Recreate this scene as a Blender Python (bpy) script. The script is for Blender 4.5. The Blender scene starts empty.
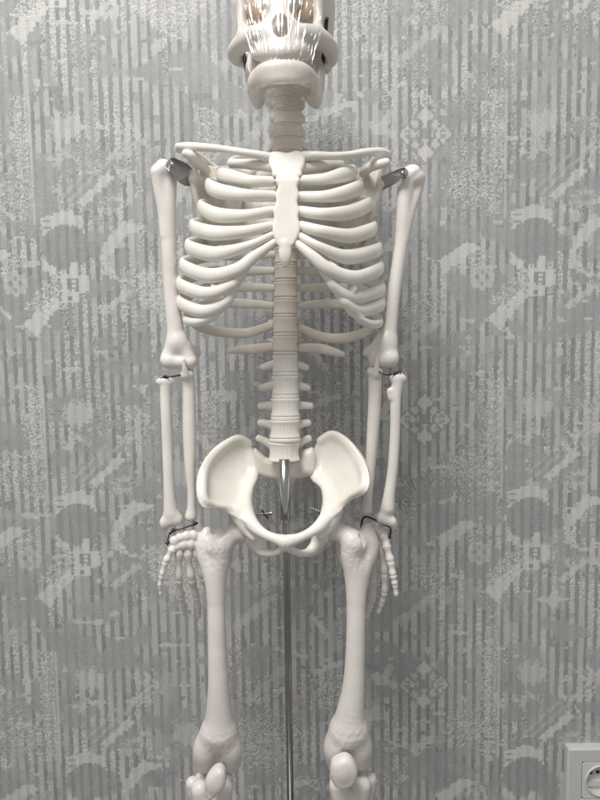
import bpy, math
import numpy as np
from mathutils import Matrix, Vector

# ------------------------------------------------------------------ camera, light, exposure
PITCH, ROLL = math.radians(4.6), math.radians(-0.8)
CAM = np.array([0.0, -690.0, 700.0])                 # millimetres; wall face is y = 0
F_PX = 600.0                                         # focal length in photo pixels
scene = bpy.context.scene
_r = np.array([1.0, 0, 0]); _f = np.array([0, math.cos(PITCH), -math.sin(PITCH)])
_u = np.array([0, math.sin(PITCH), math.cos(PITCH)])
RIGHT = math.cos(ROLL) * _r + math.sin(ROLL) * _u
UP = -math.sin(ROLL) * _r + math.cos(ROLL) * _u
FWD = _f
cam_data = bpy.data.cameras.new('camera')
cam_data.sensor_fit = 'HORIZONTAL'; cam_data.sensor_width = 36.0; cam_data.lens = 36.0
cam_data.clip_start = 0.01; cam_data.clip_end = 50
cam = bpy.data.objects.new('camera', cam_data)
scene.collection.objects.link(cam)
M = Matrix.Identity(4)
for i in range(3):
    M[i][0] = RIGHT[i]; M[i][1] = UP[i]; M[i][2] = -FWD[i]; M[i][3] = CAM[i] * 0.001
cam.matrix_world = M
scene.camera = cam

world = bpy.data.worlds.new('World'); scene.world = world
world.use_nodes = True
bg = world.node_tree.nodes['Background']
bg.inputs[0].default_value = (1.0, 0.99, 0.975, 1); bg.inputs[1].default_value = 0.49

def area_light(name, loc, target, size, size_y, power, color):
    l = bpy.data.lights.new(name, 'AREA'); l.shape = 'RECTANGLE'
    l.size = size; l.size_y = size_y; l.energy = power; l.color = color
    o = bpy.data.objects.new(name, l); scene.collection.objects.link(o)
    o.location = loc
    o.rotation_euler = (Vector(target) - Vector(loc)).to_track_quat('-Z', 'Y').to_euler()
    return o
area_light('ceiling_lamp', (-0.50, -1.05, 2.30), (-0.05, -0.10, 0.80), 0.74, 0.74, 46, (1.0, 0.985, 0.96))

vs = scene.view_settings
vs.view_transform = 'Standard'; vs.look = 'None'; vs.exposure = 0.0; vs.gamma = 1.0
vs.use_curve_mapping = False
scene.cycles.max_bounces = 8
scene.cycles.transparent_max_bounces = 12
try:
    scene.cycles.use_denoising = True
except Exception:
    pass

# ------------------------------------------------------------------ pixel and mesh helpers
def P(px, py, Y):
    """photo pixel + distance Y (mm) in front of the wall -> world point in mm"""
    d = FWD + (px - 300.0) / F_PX * RIGHT + (400.0 - py) / F_PX * UP
    return CAM + d * ((-Y - CAM[1]) / d[1])
def mm(px, Y):
    return px * (690.0 - Y) / F_PX

def link(o, parent=None):
    scene.collection.objects.link(o)
    if parent is not None:
        o.parent = parent
        pw = PARENT_LOC.get(parent.name, Vector((0, 0, 0)))
        o.location = Vector(o.location) - pw
    return o
PARENT_LOC = {}

def build(name, verts, faces, mat, parent=None, smooth=True, origin=None):
    """one mesh object from mm coordinates"""
    V = np.asarray(verts, dtype=np.float64) * 0.001
    og = V.mean(axis=0) if origin is None else np.asarray(origin) * 0.001
    me = bpy.data.meshes.new(name)
    me.from_pydata((V - og).tolist(), [], [tuple(int(i) for i in f) for f in faces])
    if smooth:
        me.polygons.foreach_set('use_smooth', np.ones(len(me.polygons), dtype=bool))
    me.materials.append(mat); me.update()
    o = bpy.data.objects.new(name, me)
    o.location = og
    PARENT_LOC[o.name] = Vector(og)
    return link(o, parent)

def empty(name, loc_mm):
    o = bpy.data.objects.new(name, None)
    o.location = np.asarray(loc_mm) * 0.001
    o.empty_display_size = 0.05
    PARENT_LOC[o.name] = Vector(o.location)
    scene.collection.objects.link(o)
    return o

class Acc:
    def __init__(s): s.v = []; s.f = []
    def add(s, vf):
        v, f = vf; b = len(s.v)
        s.v.extend([tuple(p) for p in v]); s.f.extend([tuple(i + b for i in q) for q in f])
        return s

def catmull(pts, n):
    """resample rows of pts (any columns) with n points per span"""
    p = np.asarray(pts, float)
    q = np.vstack([2 * p[0] - p[1], p, 2 * p[-1] - p[-2]])
    out = []
    for i in range(1, len(q) - 2):
        for t in np.arange(n) / n:
            a, b, c, d = q[i - 1], q[i], q[i + 1], q[i + 2]
            out.append(0.5 * (2 * b + (c - a) * t + (2 * a - 5 * b + 4 * c - d) * t ** 2 + (3 * b - a - 3 * c + d) * t ** 3))
    out.append(p[-1])
    return np.array(out)

def sweep(pts, w, t=None, up=(0, 0, 1), seg=14, n=6, cap=True):
    """tube through pts (mm); w = half size along up, t = half size across"""
    pts = np.asarray(pts, float); w = np.asarray(w, float) * np.ones(len(pts))
    t = w if t is None else np.asarray(t, float) * np.ones(len(pts))
    c = catmull(np.column_stack([pts, w, t]), n)
    p, w, t = c[:, :3], np.maximum(c[:, 3], 0.05), np.maximum(c[:, 4], 0.05)
    tan = np.gradient(p, axis=0); tan /= np.linalg.norm(tan, axis=1)[:, None] + 1e-9
    if cap:                                            # rounded ends
        k = 3
        def ends(p0, t0, w0, tt0, sgn):
            P_, W_, T_ = [], [], []
            for a in np.linspace(math.pi / 2, 0, k, endpoint=False):
                P_.append(p0 + sgn * t0 * math.sin(a) * min(w0, tt0)); W_.append(max(w0 * math.cos(a), 0.02)); T_.append(max(tt0 * math.cos(a), 0.02))
            return P_, W_, T_
        a = ends(p[0], tan[0], w[0], t[0], -1); b = ends(p[-1], tan[-1], w[-1], t[-1], 1)
        p = np.vstack([a[0], p, b[0][::-1]]); w = np.concatenate([a[1], w, b[1][::-1]]); t = np.concatenate([a[2], t, b[2][::-1]])
        tan = np.vstack([[tan[0]] * k, tan, [tan[-1]] * k])
    up = np.asarray(up, float)
    V = []; Fc = []
    prev = None
    for i in range(len(p)):
        a = up - tan[i] * up.dot(tan[i])
        if np.linalg.norm(a) < 0.25 and prev is not None:
            a = prev - tan[i] * prev.dot(tan[i])
        elif np.linalg.norm(a) < 1e-3:
            a = np.array([1.0, 0, 0]) - tan[i] * tan[i][0]
        a /= np.linalg.norm(a); prev = a
        b = np.cross(tan[i], a)
        for j in range(seg):
            th = 2 * math.pi * j / seg
            V.append(p[i] + a * w[i] * math.cos(th) + b * t[i] * math.sin(th))
    for i in range(len(p) - 1):
        for j in range(seg):
            j2 = (j + 1) % seg
            Fc.append((i * seg + j, i * seg + j2, (i + 1) * seg + j2, (i + 1) * seg + j))
    Fc.append(tuple(range(seg - 1, -1, -1))); L = (len(p) - 1) * seg
    Fc.append(tuple(range(L, L + seg)))
    return V, Fc

def lathe(center, prof, rx, ry, seg=48, groove=None):
    """prof: list of (dz, scale, groove_amount); elliptical rings round a vertical axis"""
    V = []; Fc = []
    for dz, s, g in prof:
        for j in range(seg):
            a = 2 * math.pi * j / seg
            k = s
            if g and groove is not None: k = s * (1 - g * groove[j])
            V.append((center[0] + rx * k * math.cos(a), center[1] + ry * k * math.sin(a), center[2] + dz))
    for i in range(len(prof) - 1):
        for j in range(seg):
            j2 = (j + 1) % seg
            Fc.append((i * seg + j, i * seg + j2, (i + 1) * seg + j2, (i + 1) * seg + j))
    Fc.append(tuple(range(seg - 1, -1, -1))); L = (len(prof) - 1) * seg
    Fc.append(tuple(range(L, L + seg)))
    return V, Fc

def box(lo, hi, bev=0.0):
    (x0, y0, z0), (x1, y1, z1) = lo, hi
    V = [(x0, y0, z0), (x1, y0, z0), (x1, y1, z0), (x0, y1, z0), (x0, y0, z1), (x1, y0, z1), (x1, y1, z1), (x0, y1, z1)]
    return V, [(0, 3, 2, 1), (4, 5, 6, 7), (0, 1, 5, 4), (1, 2, 6, 5), (2, 3, 7, 6), (3, 0, 4, 7)]

# ------------------------------------------------------------------ smooth solids: distance field -> mesh
class Field:
    def __init__(s, h=1.0): s.h = h; s.ops = []; s.bb = []
    def cap(s, a, b, ra, rb, k=2.0, sub=False, flat=None):
        """flat = (direction, factor>1): squeeze along direction"""
        a = np.asarray(a, float); b = np.asarray(b, float)
        s.ops.append(('cap', a, b, ra, rb, k, sub, flat)); return s
    def chain(s, pts, k=2.0, sub=False, flat=None):
        """pts: (px, py, Y, r_px)"""
        return s.chain3([tuple(P(x, y, Y)) + (mm(r, Y),) for x, y, Y, r in pts], k, sub, flat)
    def chain3(s, pts, k=2.0, sub=False, flat=None):
        p = np.asarray(pts, float)
        if len(p) > 2: p = catmull(p, 4)
        s.ops.append(('chain', p, k, sub, flat)); return s
    def ell(s, c, r, k=2.0, sub=False, rot=None):
        s.ops.append(('ell', np.asarray(c, float), np.asarray(r, float), rot, k, sub)); return s
    def plate(s, poly, ys, thick, k=2.0, rnd=1.2, extra=()):
        """poly: (px,py,Y) outline; surface y fitted through outline + extra points"""
        pts = np.array([P(*q) for q in poly])
        m_ = len(pts)
        loop = catmull(np.vstack([pts[-2:], pts, pts[:3]]), 3)     # rounded outline
        pts = loop[6:6 + 3 * m_]
        allp = np.vstack([pts] + [P(*q)[None] for q in extra]) if len(extra) else pts
        x0, z0 = pts[:, 0].mean(), pts[:, 2].mean()
        def basis(x, z):
            x = (x - x0) / 30; z = (z - z0) / 30
            B = [np.ones_like(x * z), x + 0 * z, z + 0 * x, x * x + 0 * z, x * z, z * z + 0 * x]
            return B[:3] if ys == 1 else B
        A = np.stack([np.ravel(b) for b in basis(allp[:, 0], allp[:, 2])], 1)
        co = np.linalg.lstsq(A, allp[:, 1], rcond=None)[0]
        s.ops.append(('plate', pts[:, [0, 2]], lambda x, z: sum(c * b for c, b in zip(co, basis(x, z))), thick, k, rnd,
                      allp.min(0), allp.max(0))); return s
    def _bounds(s, op):
        if op[0] == 'cap':
            _, a, b, ra, rb, k, sub, flat = op; r = max(ra, rb)
            return np.minimum(a, b) - r, np.maximum(a, b) + r, k, sub
        if op[0] == 'chain':
            p = op[1]; return (p[:, :3] - p[:, 3:]).min(0), (p[:, :3] + p[:, 3:]).max(0), op[2], op[3]
        if op[0] == 'ell':
            return op[1] - (op[2].max() if op[3] is not None else op[2]), op[1] + (op[2].max() if op[3] is not None else op[2]), op[4], op[5]
        return op[6] - 8 - op[3], op[7] + 8 + op[3], op[4], False
    def mesh(s, smooth=2):
        h = s.h
        B = [s._bounds(o) for o in s.ops]
        lo = np.min([b[0] for b in B if not b[3]], 0) - 3 * h - 1; hi = np.max([b[1] for b in B if not b[3]], 0) + 3 * h + 1
        n = np.ceil((hi - lo) / h).astype(int) + 1
        ax = [(lo[i] + h * np.arange(n[i])).astype(np.float32) for i in range(3)]
        D = np.full(n, 12 * h, np.float32)
        for op, (bl, bh, k, sub) in zip(s.ops, B):
            m = k + 3 * h
            i0 = np.clip(np.floor((bl - m - lo) / h).astype(int), 0, n); i1 = np.clip(np.ceil((bh + m - lo) / h).astype(int) + 1, 0, n)
            sl = tuple(slice(a, b) for a, b in zip(i0, i1))
            X, Y, Z = ax[0][sl[0]][:, None, None], ax[1][sl[1]][None, :, None], ax[2][sl[2]][None, None, :]
            if 0 in (X.size, Y.size, Z.size): continue
            d = s._eval(op, X, Y, Z)
            c = D[sl]
            if sub:
                d = -d; t = np.maximum(k - np.abs(c - d), 0) / k
                D[sl] = np.maximum(c, d) + t * t * k * 0.25
            else:
                t = np.maximum(k - np.abs(c - d), 0) / k
                D[sl] = np.minimum(c, d) - t * t * k * 0.25
        return surface_nets(D, lo, h, smooth)
    def _eval(s, op, X, Y, Z):
        if op[0] == 'chain':
            d = None
            for a, b in zip(op[1][:-1], op[1][1:]):
                e = s._eval(('cap', a[:3], b[:3], a[3], b[3], 0, False, op[4]), X, Y, Z)
                d = e if d is None else np.minimum(d, e)
            return d
        if op[0] == 'cap':
            _, a, b, ra, rb, k, sub, flat = op
            ba = b - a
            px, py, pz = X - a[0], Y - a[1], Z - a[2]
            t = np.clip((px * ba[0] + py * ba[1] + pz * ba[2]) / max(ba.dot(ba), 1e-6), 0, 1)
            qx, qy, qz = px - t * ba[0], py - t * ba[1], pz - t * ba[2]
            d2 = qx * qx + qy * qy + qz * qz
            if flat is not None:
                nrm = np.asarray(flat[0], float); nrm = nrm / np.linalg.norm(nrm)
                dn = qx * nrm[0] + qy * nrm[1] + qz * nrm[2]
                d2 = d2 + dn * dn * (flat[1] ** 2 - 1)
            return np.sqrt(d2) - (ra + (rb - ra) * t)
        if op[0] == 'ell':
            _, c, r, rot, k, sub = op
            px, py, pz = X - c[0], Y - c[1], Z - c[2]
            if rot is not None:
                R = rot
                px, py, pz = (R[0, 0] * px + R[1, 0] * py + R[2, 0] * pz, R[0, 1] * px + R[1, 1] * py + R[2, 1] * pz, R[0, 2] * px + R[1, 2] * py + R[2, 2] * pz)
            k0 = np.sqrt((px / r[0]) ** 2 + (py / r[1]) ** 2 + (pz / r[2]) ** 2)
            k1 = np.sqrt((px / r[0] ** 2) ** 2 + (py / r[1] ** 2) ** 2 + (pz / r[2] ** 2) ** 2) + 1e-6
            return k0 * (k0 - 1) / k1
        _, poly, fn, th, k, rnd, _, _ = op
        x = X[:, 0, 0][:, None]; z = Z[0, 0, :][None, :]
        d2 = poly_sd(poly, x, z)
        a = d2[:, None, :] + rnd
        b = np.abs(Y - fn(x, z)[:, None, :].astype(np.float32)) * 0.9 - th + rnd
        return np.minimum(np.maximum(a, b), 0) + np.sqrt(np.maximum(a, 0) ** 2 + np.maximum(b, 0) ** 2) - rnd

def poly_sd(poly, x, z):
    x = np.asarray(x, np.float32); z = np.asarray(z, np.float32)
    d = np.full(np.broadcast(x, z).shape, 1e9, np.float32); s = np.ones_like(d)
    n = len(poly)
    for i in range(n):
        a, b = poly[i], poly[i - 1]
        ex, ez = b[0] - a[0], b[1] - a[1]
        wx, wz = x - a[0], z - a[1]
        t = np.clip((wx * ex + wz * ez) / (ex * ex + ez * ez + 1e-9), 0, 1)
        d = np.minimum(d, (wx - ex * t) ** 2 + (wz - ez * t) ** 2)
        c1, c2, c3 = z >= a[1], z < b[1], ex * wz > ez * wx
        flip = (c1 & c2 & c3) | (~c1 & ~c2 & ~c3)
        s = np.where(flip, -s, s)
    return s * np.sqrt(d)

def surface_nets(D, lo, h, smooth):
    neg = D < 0
    nx, ny, nz = D.shape
    cells = np.zeros((nx - 1, ny - 1, nz - 1), np.int8)
    for i in (0, 1):
        for j in (0, 1):
            for k in (0, 1):
                cells += neg[i:nx - 1 + i, j:ny - 1 + j, k:nz - 1 + k]
    act = (cells > 0) & (cells < 8)
    ci = np.argwhere(act)
    idx = np.full(act.shape, -1, np.int64); idx[act] = np.arange(len(ci))
    acc = np.zeros((len(ci), 3)); cnt = np.zeros(len(ci))
    corners = [(i, j, k) for i in (0, 1) for j in (0, 1) for k in (0, 1)]
    val = {c: D[ci[:, 0] + c[0], ci[:, 1] + c[1], ci[:, 2] + c[2]] for c in corners}
    for c in corners:
        for axis in range(3):
            if c[axis]: continue
            e = list(c); e[axis] = 1; e = tuple(e)
            a, b = val[c], val[e]
            m = (a < 0) != (b < 0)
            t = np.where(m, a / np.where(m, a - b, 1), 0)
            p = np.tile(np.array(c, float), (len(ci), 1)); p[:, axis] += t
            acc[m] += p[m]; cnt[m] += 1
    V = lo + h * (ci + acc / cnt[:, None])
    quads = []
    for axis in range(3):
        a = [slice(None)] * 3; b = [slice(None)] * 3
        a[axis] = slice(0, -1); b[axis] = slice(1, None)
        ch = neg[tuple(a)] != neg[tuple(b)]
        e = np.argwhere(ch)
        o1, o2 = [(1, 2), (2, 0), (0, 1)][axis]
        ok = (e[:, o1] > 0) & (e[:, o2] > 0) & (e[:, o1] < D.shape[o1] - 1) & (e[:, o2] < D.shape[o2] - 1)
        e = e[ok]
        def g(d1, d2):
            q = e.copy(); q[:, o1] -= d1; q[:, o2] -= d2
            return idx[q[:, 0], q[:, 1], q[:, 2]]
        q = np.stack([g(1, 1), g(0, 1), g(0, 0), g(1, 0)], 1)
        inside = neg[e[:, 0], e[:, 1], e[:, 2]]
        q[~inside] = q[~inside][:, ::-1]
        quads.append(q)
    Q = np.vstack(quads)
    for _ in range(smooth):                              # light Laplacian smoothing
        s = np.zeros_like(V); c = np.zeros(len(V))
        for a, b in ((0, 1), (1, 2), (2, 3), (3, 0)):
            for i, j in ((a, b), (b, a)):
                for ax in range(3):
                    s[:, ax] += np.bincount(Q[:, i], V[Q[:, j], ax], len(V))
                c += np.bincount(Q[:, i], minlength=len(V))
        V = V * 0.5 + 0.5 * s / np.maximum(c, 1)[:, None]
    return V, Q

def build_np(name, VQ, mat, parent=None, origin=None):
    V, Q = VQ
    V = V * 0.001
    og = V.mean(axis=0) if origin is None else np.asarray(origin) * 0.001
    me = bpy.data.meshes.new(name)
    me.vertices.add(len(V)); me.loops.add(Q.size); me.polygons.add(len(Q))
    me.vertices.foreach_set('co', (V - og).astype(np.float32).ravel())
    me.loops.foreach_set('vertex_index', Q.astype(np.int32).ravel())
    me.polygons.foreach_set('loop_start', (np.arange(len(Q)) * 4).astype(np.int32))
    me.update(calc_edges=True); me.validate()
    me.polygons.foreach_set('use_smooth', np.ones(len(me.polygons), dtype=bool))
    me.materials.append(mat)
    o = bpy.data.objects.new(name, me); o.location = og
    PARENT_LOC[o.name] = Vector(og)
    return link(o, parent)

# ------------------------------------------------------------------ materials
def new_mat(name):
    m = bpy.data.materials.new(name); m.use_nodes = True
    nt = m.node_tree; nt.nodes.clear()
    out = nt.nodes.new('ShaderNodeOutputMaterial'); b = nt.nodes.new('ShaderNodeBsdfPrincipled')
    nt.links.new(b.outputs[0], out.inputs[0])
    return m, nt, b

def bone_mat(name, c1, c2, rough, bump=0.12, sss=0.12):
    m, nt, b = new_mat(name)
    N = nt.nodes; L = nt.links
    tc = N.new('ShaderNodeNewGeometry')
    n1 = N.new('ShaderNodeTexNoise'); n1.inputs['Scale'].default_value = 38; n1.inputs['Detail'].default_value = 4
    L.new(tc.outputs['Position'], n1.inputs['Vector'])
    rp = N.new('ShaderNodeValToRGB'); rp.color_ramp.elements[0].position = 0.33; rp.color_ramp.elements[1].position = 0.68
    rp.color_ramp.elements[0].color = (*c1, 1); rp.color_ramp.elements[1].color = (*c2, 1)
    L.new(n1.outputs['Fac'], rp.inputs[0])
    n2 = N.new('ShaderNodeTexNoise'); n2.inputs['Scale'].default_value = 420; n2.inputs['Detail'].default_value = 3
    L.new(tc.outputs['Position'], n2.inputs['Vector'])
    n3 = N.new('ShaderNodeTexNoise'); n3.inputs['Scale'].default_value = 1300; n3.inputs['Detail'].default_value = 2
    L.new(tc.outputs['Position'], n3.inputs['Vector'])
    ad = N.new('ShaderNodeMath'); ad.operation = 'MULTIPLY_ADD'; ad.inputs[1].default_value = 0.25
    L.new(n3.outputs['Fac'], ad.inputs[0]); L.new(n2.outputs['Fac'], ad.inputs[2])
    bp = N.new('ShaderNodeBump'); bp.inputs['Strength'].default_value = bump; bp.inputs['Distance'].default_value = 0.0012
    L.new(ad.outputs[0], bp.inputs['Height']); L.new(bp.outputs[0], b.inputs['Normal'])
    rr = N.new('ShaderNodeMapRange'); rr.inputs[3].default_value = rough - 0.07; rr.inputs[4].default_value = rough + 0.1
    L.new(n1.outputs['Fac'], rr.inputs[0]); L.new(rr.outputs[0], b.inputs['Roughness'])
    L.new(rp.outputs[0], b.inputs['Base Color'])
    b.inputs['Subsurface Weight'].default_value = sss
    b.inputs['Subsurface Radius'].default_value = (1.0, 0.62, 0.4); b.inputs['Subsurface Scale'].default_value = 0.0022
    b.inputs['IOR'].default_value = 1.46
    return m
IVORY = bone_mat('ivory_plastic', (0.69, 0.655, 0.595), (0.76, 0.73, 0.675), 0.28, bump=0.08)
LIMB = bone_mat('limb_plastic', (0.66, 0.62, 0.58), (0.73, 0.695, 0.655), 0.34)
ROUGH = bone_mat('femur_plastic', (0.61, 0.57, 0.54), (0.68, 0.64, 0.61), 0.35, bump=0.14)
SHADED_TAN = bone_mat('shaded_tan_plastic', (0.645, 0.59, 0.52), (0.715, 0.66, 0.59), 0.38)  # plastic's warm tint plus rib-cage shade mixed into the colour
SKULLM = bone_mat('skull_plastic', (0.60, 0.555, 0.505), (0.68, 0.635, 0.585), 0.30)

def simple(name, col, rough, metal=0.0):
    m, nt, b = new_mat(name)
    N = nt.nodes; L = nt.links
    g = N.new('ShaderNodeNewGeometry'); n = N.new('ShaderNodeTexNoise'); n.inputs['Scale'].default_value = 300
    L.new(g.outputs['Position'], n.inputs['Vector'])
    mx = N.new('ShaderNodeMix'); mx.data_type = 'RGBA'
    mx.inputs[6].default_value = (*[c * 0.88 for c in col], 1); mx.inputs[7].default_value = (*[min(c * 1.1, 1) for c in col], 1)
    L.new(n.outputs['Fac'], mx.inputs[0]); L.new(mx.outputs[2], b.inputs['Base Color'])
    b.inputs['Roughness'].default_value = rough; b.inputs['Metallic'].default_value = metal
    return m
CHROME = simple('chrome', (0.36, 0.36, 0.36), 0.22, 1.0)
GUNMETAL = simple('gunmetal', (0.36, 0.36, 0.36), 0.5, 1.0)
BLACKWIRE = simple('dark_wire', (0.055, 0.055, 0.06), 0.32, 0.8)
BLACK = simple('black_hole', (0.008, 0.008, 0.008), 0.7)
SOCKET = simple('socket_plastic', (0.56, 0.56, 0.54), 0.32)
SOCKETF = simple('socket_frame_plastic', (0.50, 0.50, 0.485), 0.36)
ORBIT = simple('orbit_ochre', (0.46, 0.33, 0.21), 0.6)
FLOORM = simple('floor_laminate', (0.16, 0.15, 0.14), 0.4)
BASEM = simple('base_metal', (0.5, 0.5, 0.5), 0.3, 0.9)

# ------------------------------------------------------------------ the wall: embossed wallpaper, tone and relief in the mesh
def vhash(a, b, seed=0):
    v = np.sin(a * 127.1 + b * 311.7 + seed * 74.7) * 43758.5453
    return v - np.floor(v)
def vnoise(x, y, seed=0):
    xi, yi = np.floor(x), np.floor(y); fx, fy = x - xi, y - yi
    fx = fx * fx * (3 - 2 * fx); fy = fy * fy * (3 - 2 * fy)
    a, b = vhash(xi, yi, seed), vhash(xi + 1, yi, seed); c, d = vhash(xi, yi + 1, seed), vhash(xi + 1, yi + 1, seed)
    return (a * (1 - fx) + b * fx) * (1 - fy) + (c * (1 - fx) + d * fx) * fy

TW, TH = 530.0, 320.0                                   # wallpaper repeat, mm
DISC = P(530, 518, 0)                                   # a roundel's centre on the wall

def motif_raster():
    """one repeat on 1.25 mm cells: tone target, mask, speckle; u,v relative to the roundel"""
    S = 1.25
    u = (np.arange(int(TW / S)) * S - TW / 2)[None, :] + 0.0
    v = (np.arange(int(TH / S)) * S - TH / 2)[:, None] + 0.0
    K = 2.5                                             # knot size
    uq = np.floor(u / K) * K + K / 2; vq = np.floor(v / K) * K + K / 2
    wob = (vhash(uq, vq, 3) - 0.5) * 3.0
    tone = np.zeros((v.size, u.size)); mask = np.zeros_like(tone); speck = np.zeros_like(tone)
    def c2(poly):                                       # traced points -> mm
        return np.array([((x - 340) * 0.329, (280 - y) * 0.329) for x, y in poly])
    def put(poly, t, ragged=1.0, m=1.0, sp=None):
        for du in (-TW, 0, TW):
            for dv in (-TH, 0, TH):
                q = poly + np.array([du, dv])
                if q[:, 0].max() < u.min() - 5 or q[:, 0].min() > u.max() + 5 or q[:, 1].max() < v.min() - 5 or q[:, 1].min() > v.max() + 5: continue
                ins = poly_sd(q, uq, vq) + wob * ragged < 0
                tone[ins] = t; mask[ins] = m
                if sp is not None: speck[ins] = sp
    def ell(cx, cy, rx, ry, n=24):
        a = np.linspace(0, 2 * math.pi, n, endpoint=False)
        return np.column_stack([cx + rx * np.cos(a), cy + ry * np.sin(a)])
    def bar(x0, y0, x1, y1, w):
        d = np.array([x1 - x0, y1 - y0], float); d /= np.linalg.norm(d); n = np.array([-d[1], d[0]]) * w / 2
        a, b = np.array([x0, y0]), np.array([x1, y1])
        return np.array([a + n, b + n, b - n, a - n])
    PALE, DARK, MID = 0.84, 0.39, 0.48
    # soft mid-grey cushions behind the figures
    put(ell(-55, -52, 28, 22), DARK + 0.05); put(ell(-95, 4, 34, 16), DARK + 0.10)
    put(ell(28, 62, 30, 14), MID); put(ell(-16, 80, 13, 11), DARK + 0.05)
    put(c2([(0, 215), (130, 290), (0, 360), (-40, 290)]), DARK + 0.03)
    put(c2([(320, 90), (540, 60), (520, 150), (380, 150)]), MID - 0.02, 2)
    # the roundel with its pale crest
    put(c2([(262, 250), (260, 185), (290, 175), (330, 158), (392, 172), (412, 240), (370, 212), (330, 205), (296, 222)]), PALE)
    put(c2([(258, 322), (300, 350), (318, 392), (285, 378), (258, 352)]), PALE)
    put(ell(0, 0, 27, 25), DARK, 0.8); put(ell(33, -4, 8, 9), DARK, 1.2)
    for i in range(3): put(c2([(262, 190 + 12 * i), (292, 190 + 12 * i), (292, 195 + 12 * i), (262, 195 + 12 * i)]), MID, 0.3)
    # house-shaped block with a little window
    put(c2([(318, 470), (318, 368), (350, 368), (355, 335), (377, 335), (377, 378), (414, 378), (414, 432), (378, 440), (376, 472)]), PALE, 0.7)
    put(c2([(343, 388), (380, 388), (380, 428), (343, 428)]), DARK, 0.2)
    put(c2([(352, 394), (370, 394), (370, 402), (352, 402)]), PALE, 0.1); put(c2([(352, 412), (370, 412), (370, 419), (352, 419)]), PALE, 0.1)
    put(c2([(338, 446), (356, 446), (356, 460), (338, 460)]), DARK, 0.2)
    # stepped diagonal band up to the right
    put(bar(18, 46, 62, 86, 9.5), PALE, 0.9); put(bar(6, 50, 50, 92, 3), MID + 0.16, 0.5); put(bar(-2, 54, 38, 94, 3), MID + 0.16, 0.5)
    put(c2([(503, 18), (523, 18), (523, 46), (503, 46)]), DARK, 0.2)
    put(ell(56, 46, 13, 10), PALE - 0.12, 2.5); put(ell(56, 46, 7, 5), DARK + 0.1, 1.2)
    # leaping animal to the right
    put(c2([(465, 335), (470, 268), (505, 232), (540, 205), (552, 190), (560, 208), (610, 212), (612, 230), (560, 238), (535, 262), (505, 300), (486, 318), (484, 352), (512, 372), (470, 374)]), PALE, 0.9)
    put(c2([(516, 318), (550, 272), (556, 310), (542, 352), (522, 354)]), DARK + 0.06, 1.4)
    put(ell(52, -38, 12, 9), DARK + 0.06, 1.6); put(bar(40, -30, 76, -42, 4), PALE - 0.05, 1.4)
    # pale parallelogram and octagon flower on the left
    put(c2([(10, 345), (108, 282), (160, 300), (22, 392)]), PALE - 0.03, 0.8)
    put(c2([(112, 338), (182, 306), (196, 345), (126, 388)]), MID + 0.1, 1.5, 0.7, 0.9)
    put(ell(-59, -41, 15, 14.5, 8), PALE - 0.16, 0.2)
    for dx, dy in ((0, 6), (0, -6), (6, 0), (-6, 0)): put(ell(-59 + dx, -41 + dy, 2.8, 2.8, 6), DARK + .02, 0.1)
    # big pale diagonal below the block, grainy border
    put(c2([(190, 480), (300, 370), (330, 430), (250, 520)]), MID + 0.12, 2, 0.8, 1.0)
    put(c2([(175, 545), (300, 440), (318, 470), (240, 560), (236, 590), (205, 568)]), PALE, 1.2)
    # rosette diamond
    cx, cy = -124, 118
    def dia(dx, dy, r, t, rg=0.35): put(np.array([(cx + dx - r, cy + dy), (cx + dx, cy + dy + r), (cx + dx + r, cy + dy), (cx + dx, cy + dy - r)]), t, rg)
    dia(0, 0, 33, MID - 0.07, 0.3)
    for a in range(4):
        ca, sa = round(math.cos(a * math.pi / 2)), round(math.sin(a * math.pi / 2))
        dia(ca * 20, sa * 20, 10, PALE); 
        if ca: dia(ca * 20, 0, 6.5, DARK + 0.1)
        dia((ca - sa) * 11, (sa + ca) * 11, 5.5, PALE - 0.1)
    for sx in (-1, 1): put(bar(cx + sx * 14, cy, cx + sx * 26, cy, 2.6), PALE - 0.06, 0.1)
    dia(0, 0, 11, PALE - 0.1); put(np.array([(cx - 6, cy - 6), (cx + 6, cy - 6), (cx + 6, cy + 6), (cx - 6, cy + 6)]), DARK, 0.2)
    # chevrons
    for k in range(3):
        x = 70 + k * 9
        put(bar(x - 18, 138, x + 6, 117, 4), PALE - 0.1, 1.3); put(bar(x + 6, 117, x - 18, 96, 4), PALE - 0.1, 1.3)
    put(c2([(590, -80), (690, 10), (590, 90)]), MID - 0.06, 1.2, 0.5)
    # grainy strips (braid column) and patches
    put(np.array([(-54, 30), (-38, 30), (-38, 165), (-54, 165)]), MID + 0.16, 1.0, 0.8, 1.0)
    put(np.array([(-35.5, 26), (-32.5, 26), (-32.5, 165), (-35.5, 165)]), PALE - 0.12, 0.2)
    put(ell(-70, 62, 34, 20), MID + 0.1, 6, 0.7, 1.0)
    put(ell(5, 130, 18, 14), PALE - 0.1, 3, 0.9)
    # the far half of the repeat
    put(np.array([(60, -20), (150, -20), (160, -45), (112, -92), (70, -58)]) + np.array([14, -8]), MID + 0.22, 2, 0.8, 0.9)
    put(np.array([(152, 20), (172, 20), (172, 150), (152, 150)]), MID + 0.14, 1, 0.8, 1.0)
    put(ell(166, -22, 15, 14, 8), PALE - 0.08, 0.5); put(ell(166, -22, 8, 8, 8), DARK + 0.07, 0.4); put(bar(158, -22, 174, -22, 3), PALE - 0.1, 0.1); put(bar(166, -30, 166, -14, 3), PALE - 0.1, 0.1)
    put(ell(120, 60, 17, 14), PALE - 0.14, 3, 0.8); put(ell(98, 68, 9, 8), DARK, 1.6)
    put(ell(215, 50, 48, 34), MID + 0.1, 9, 0.6, 0.9); put(ell(200, -90, 40, 24), MID - 0.05, 6, 0.7)
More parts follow.
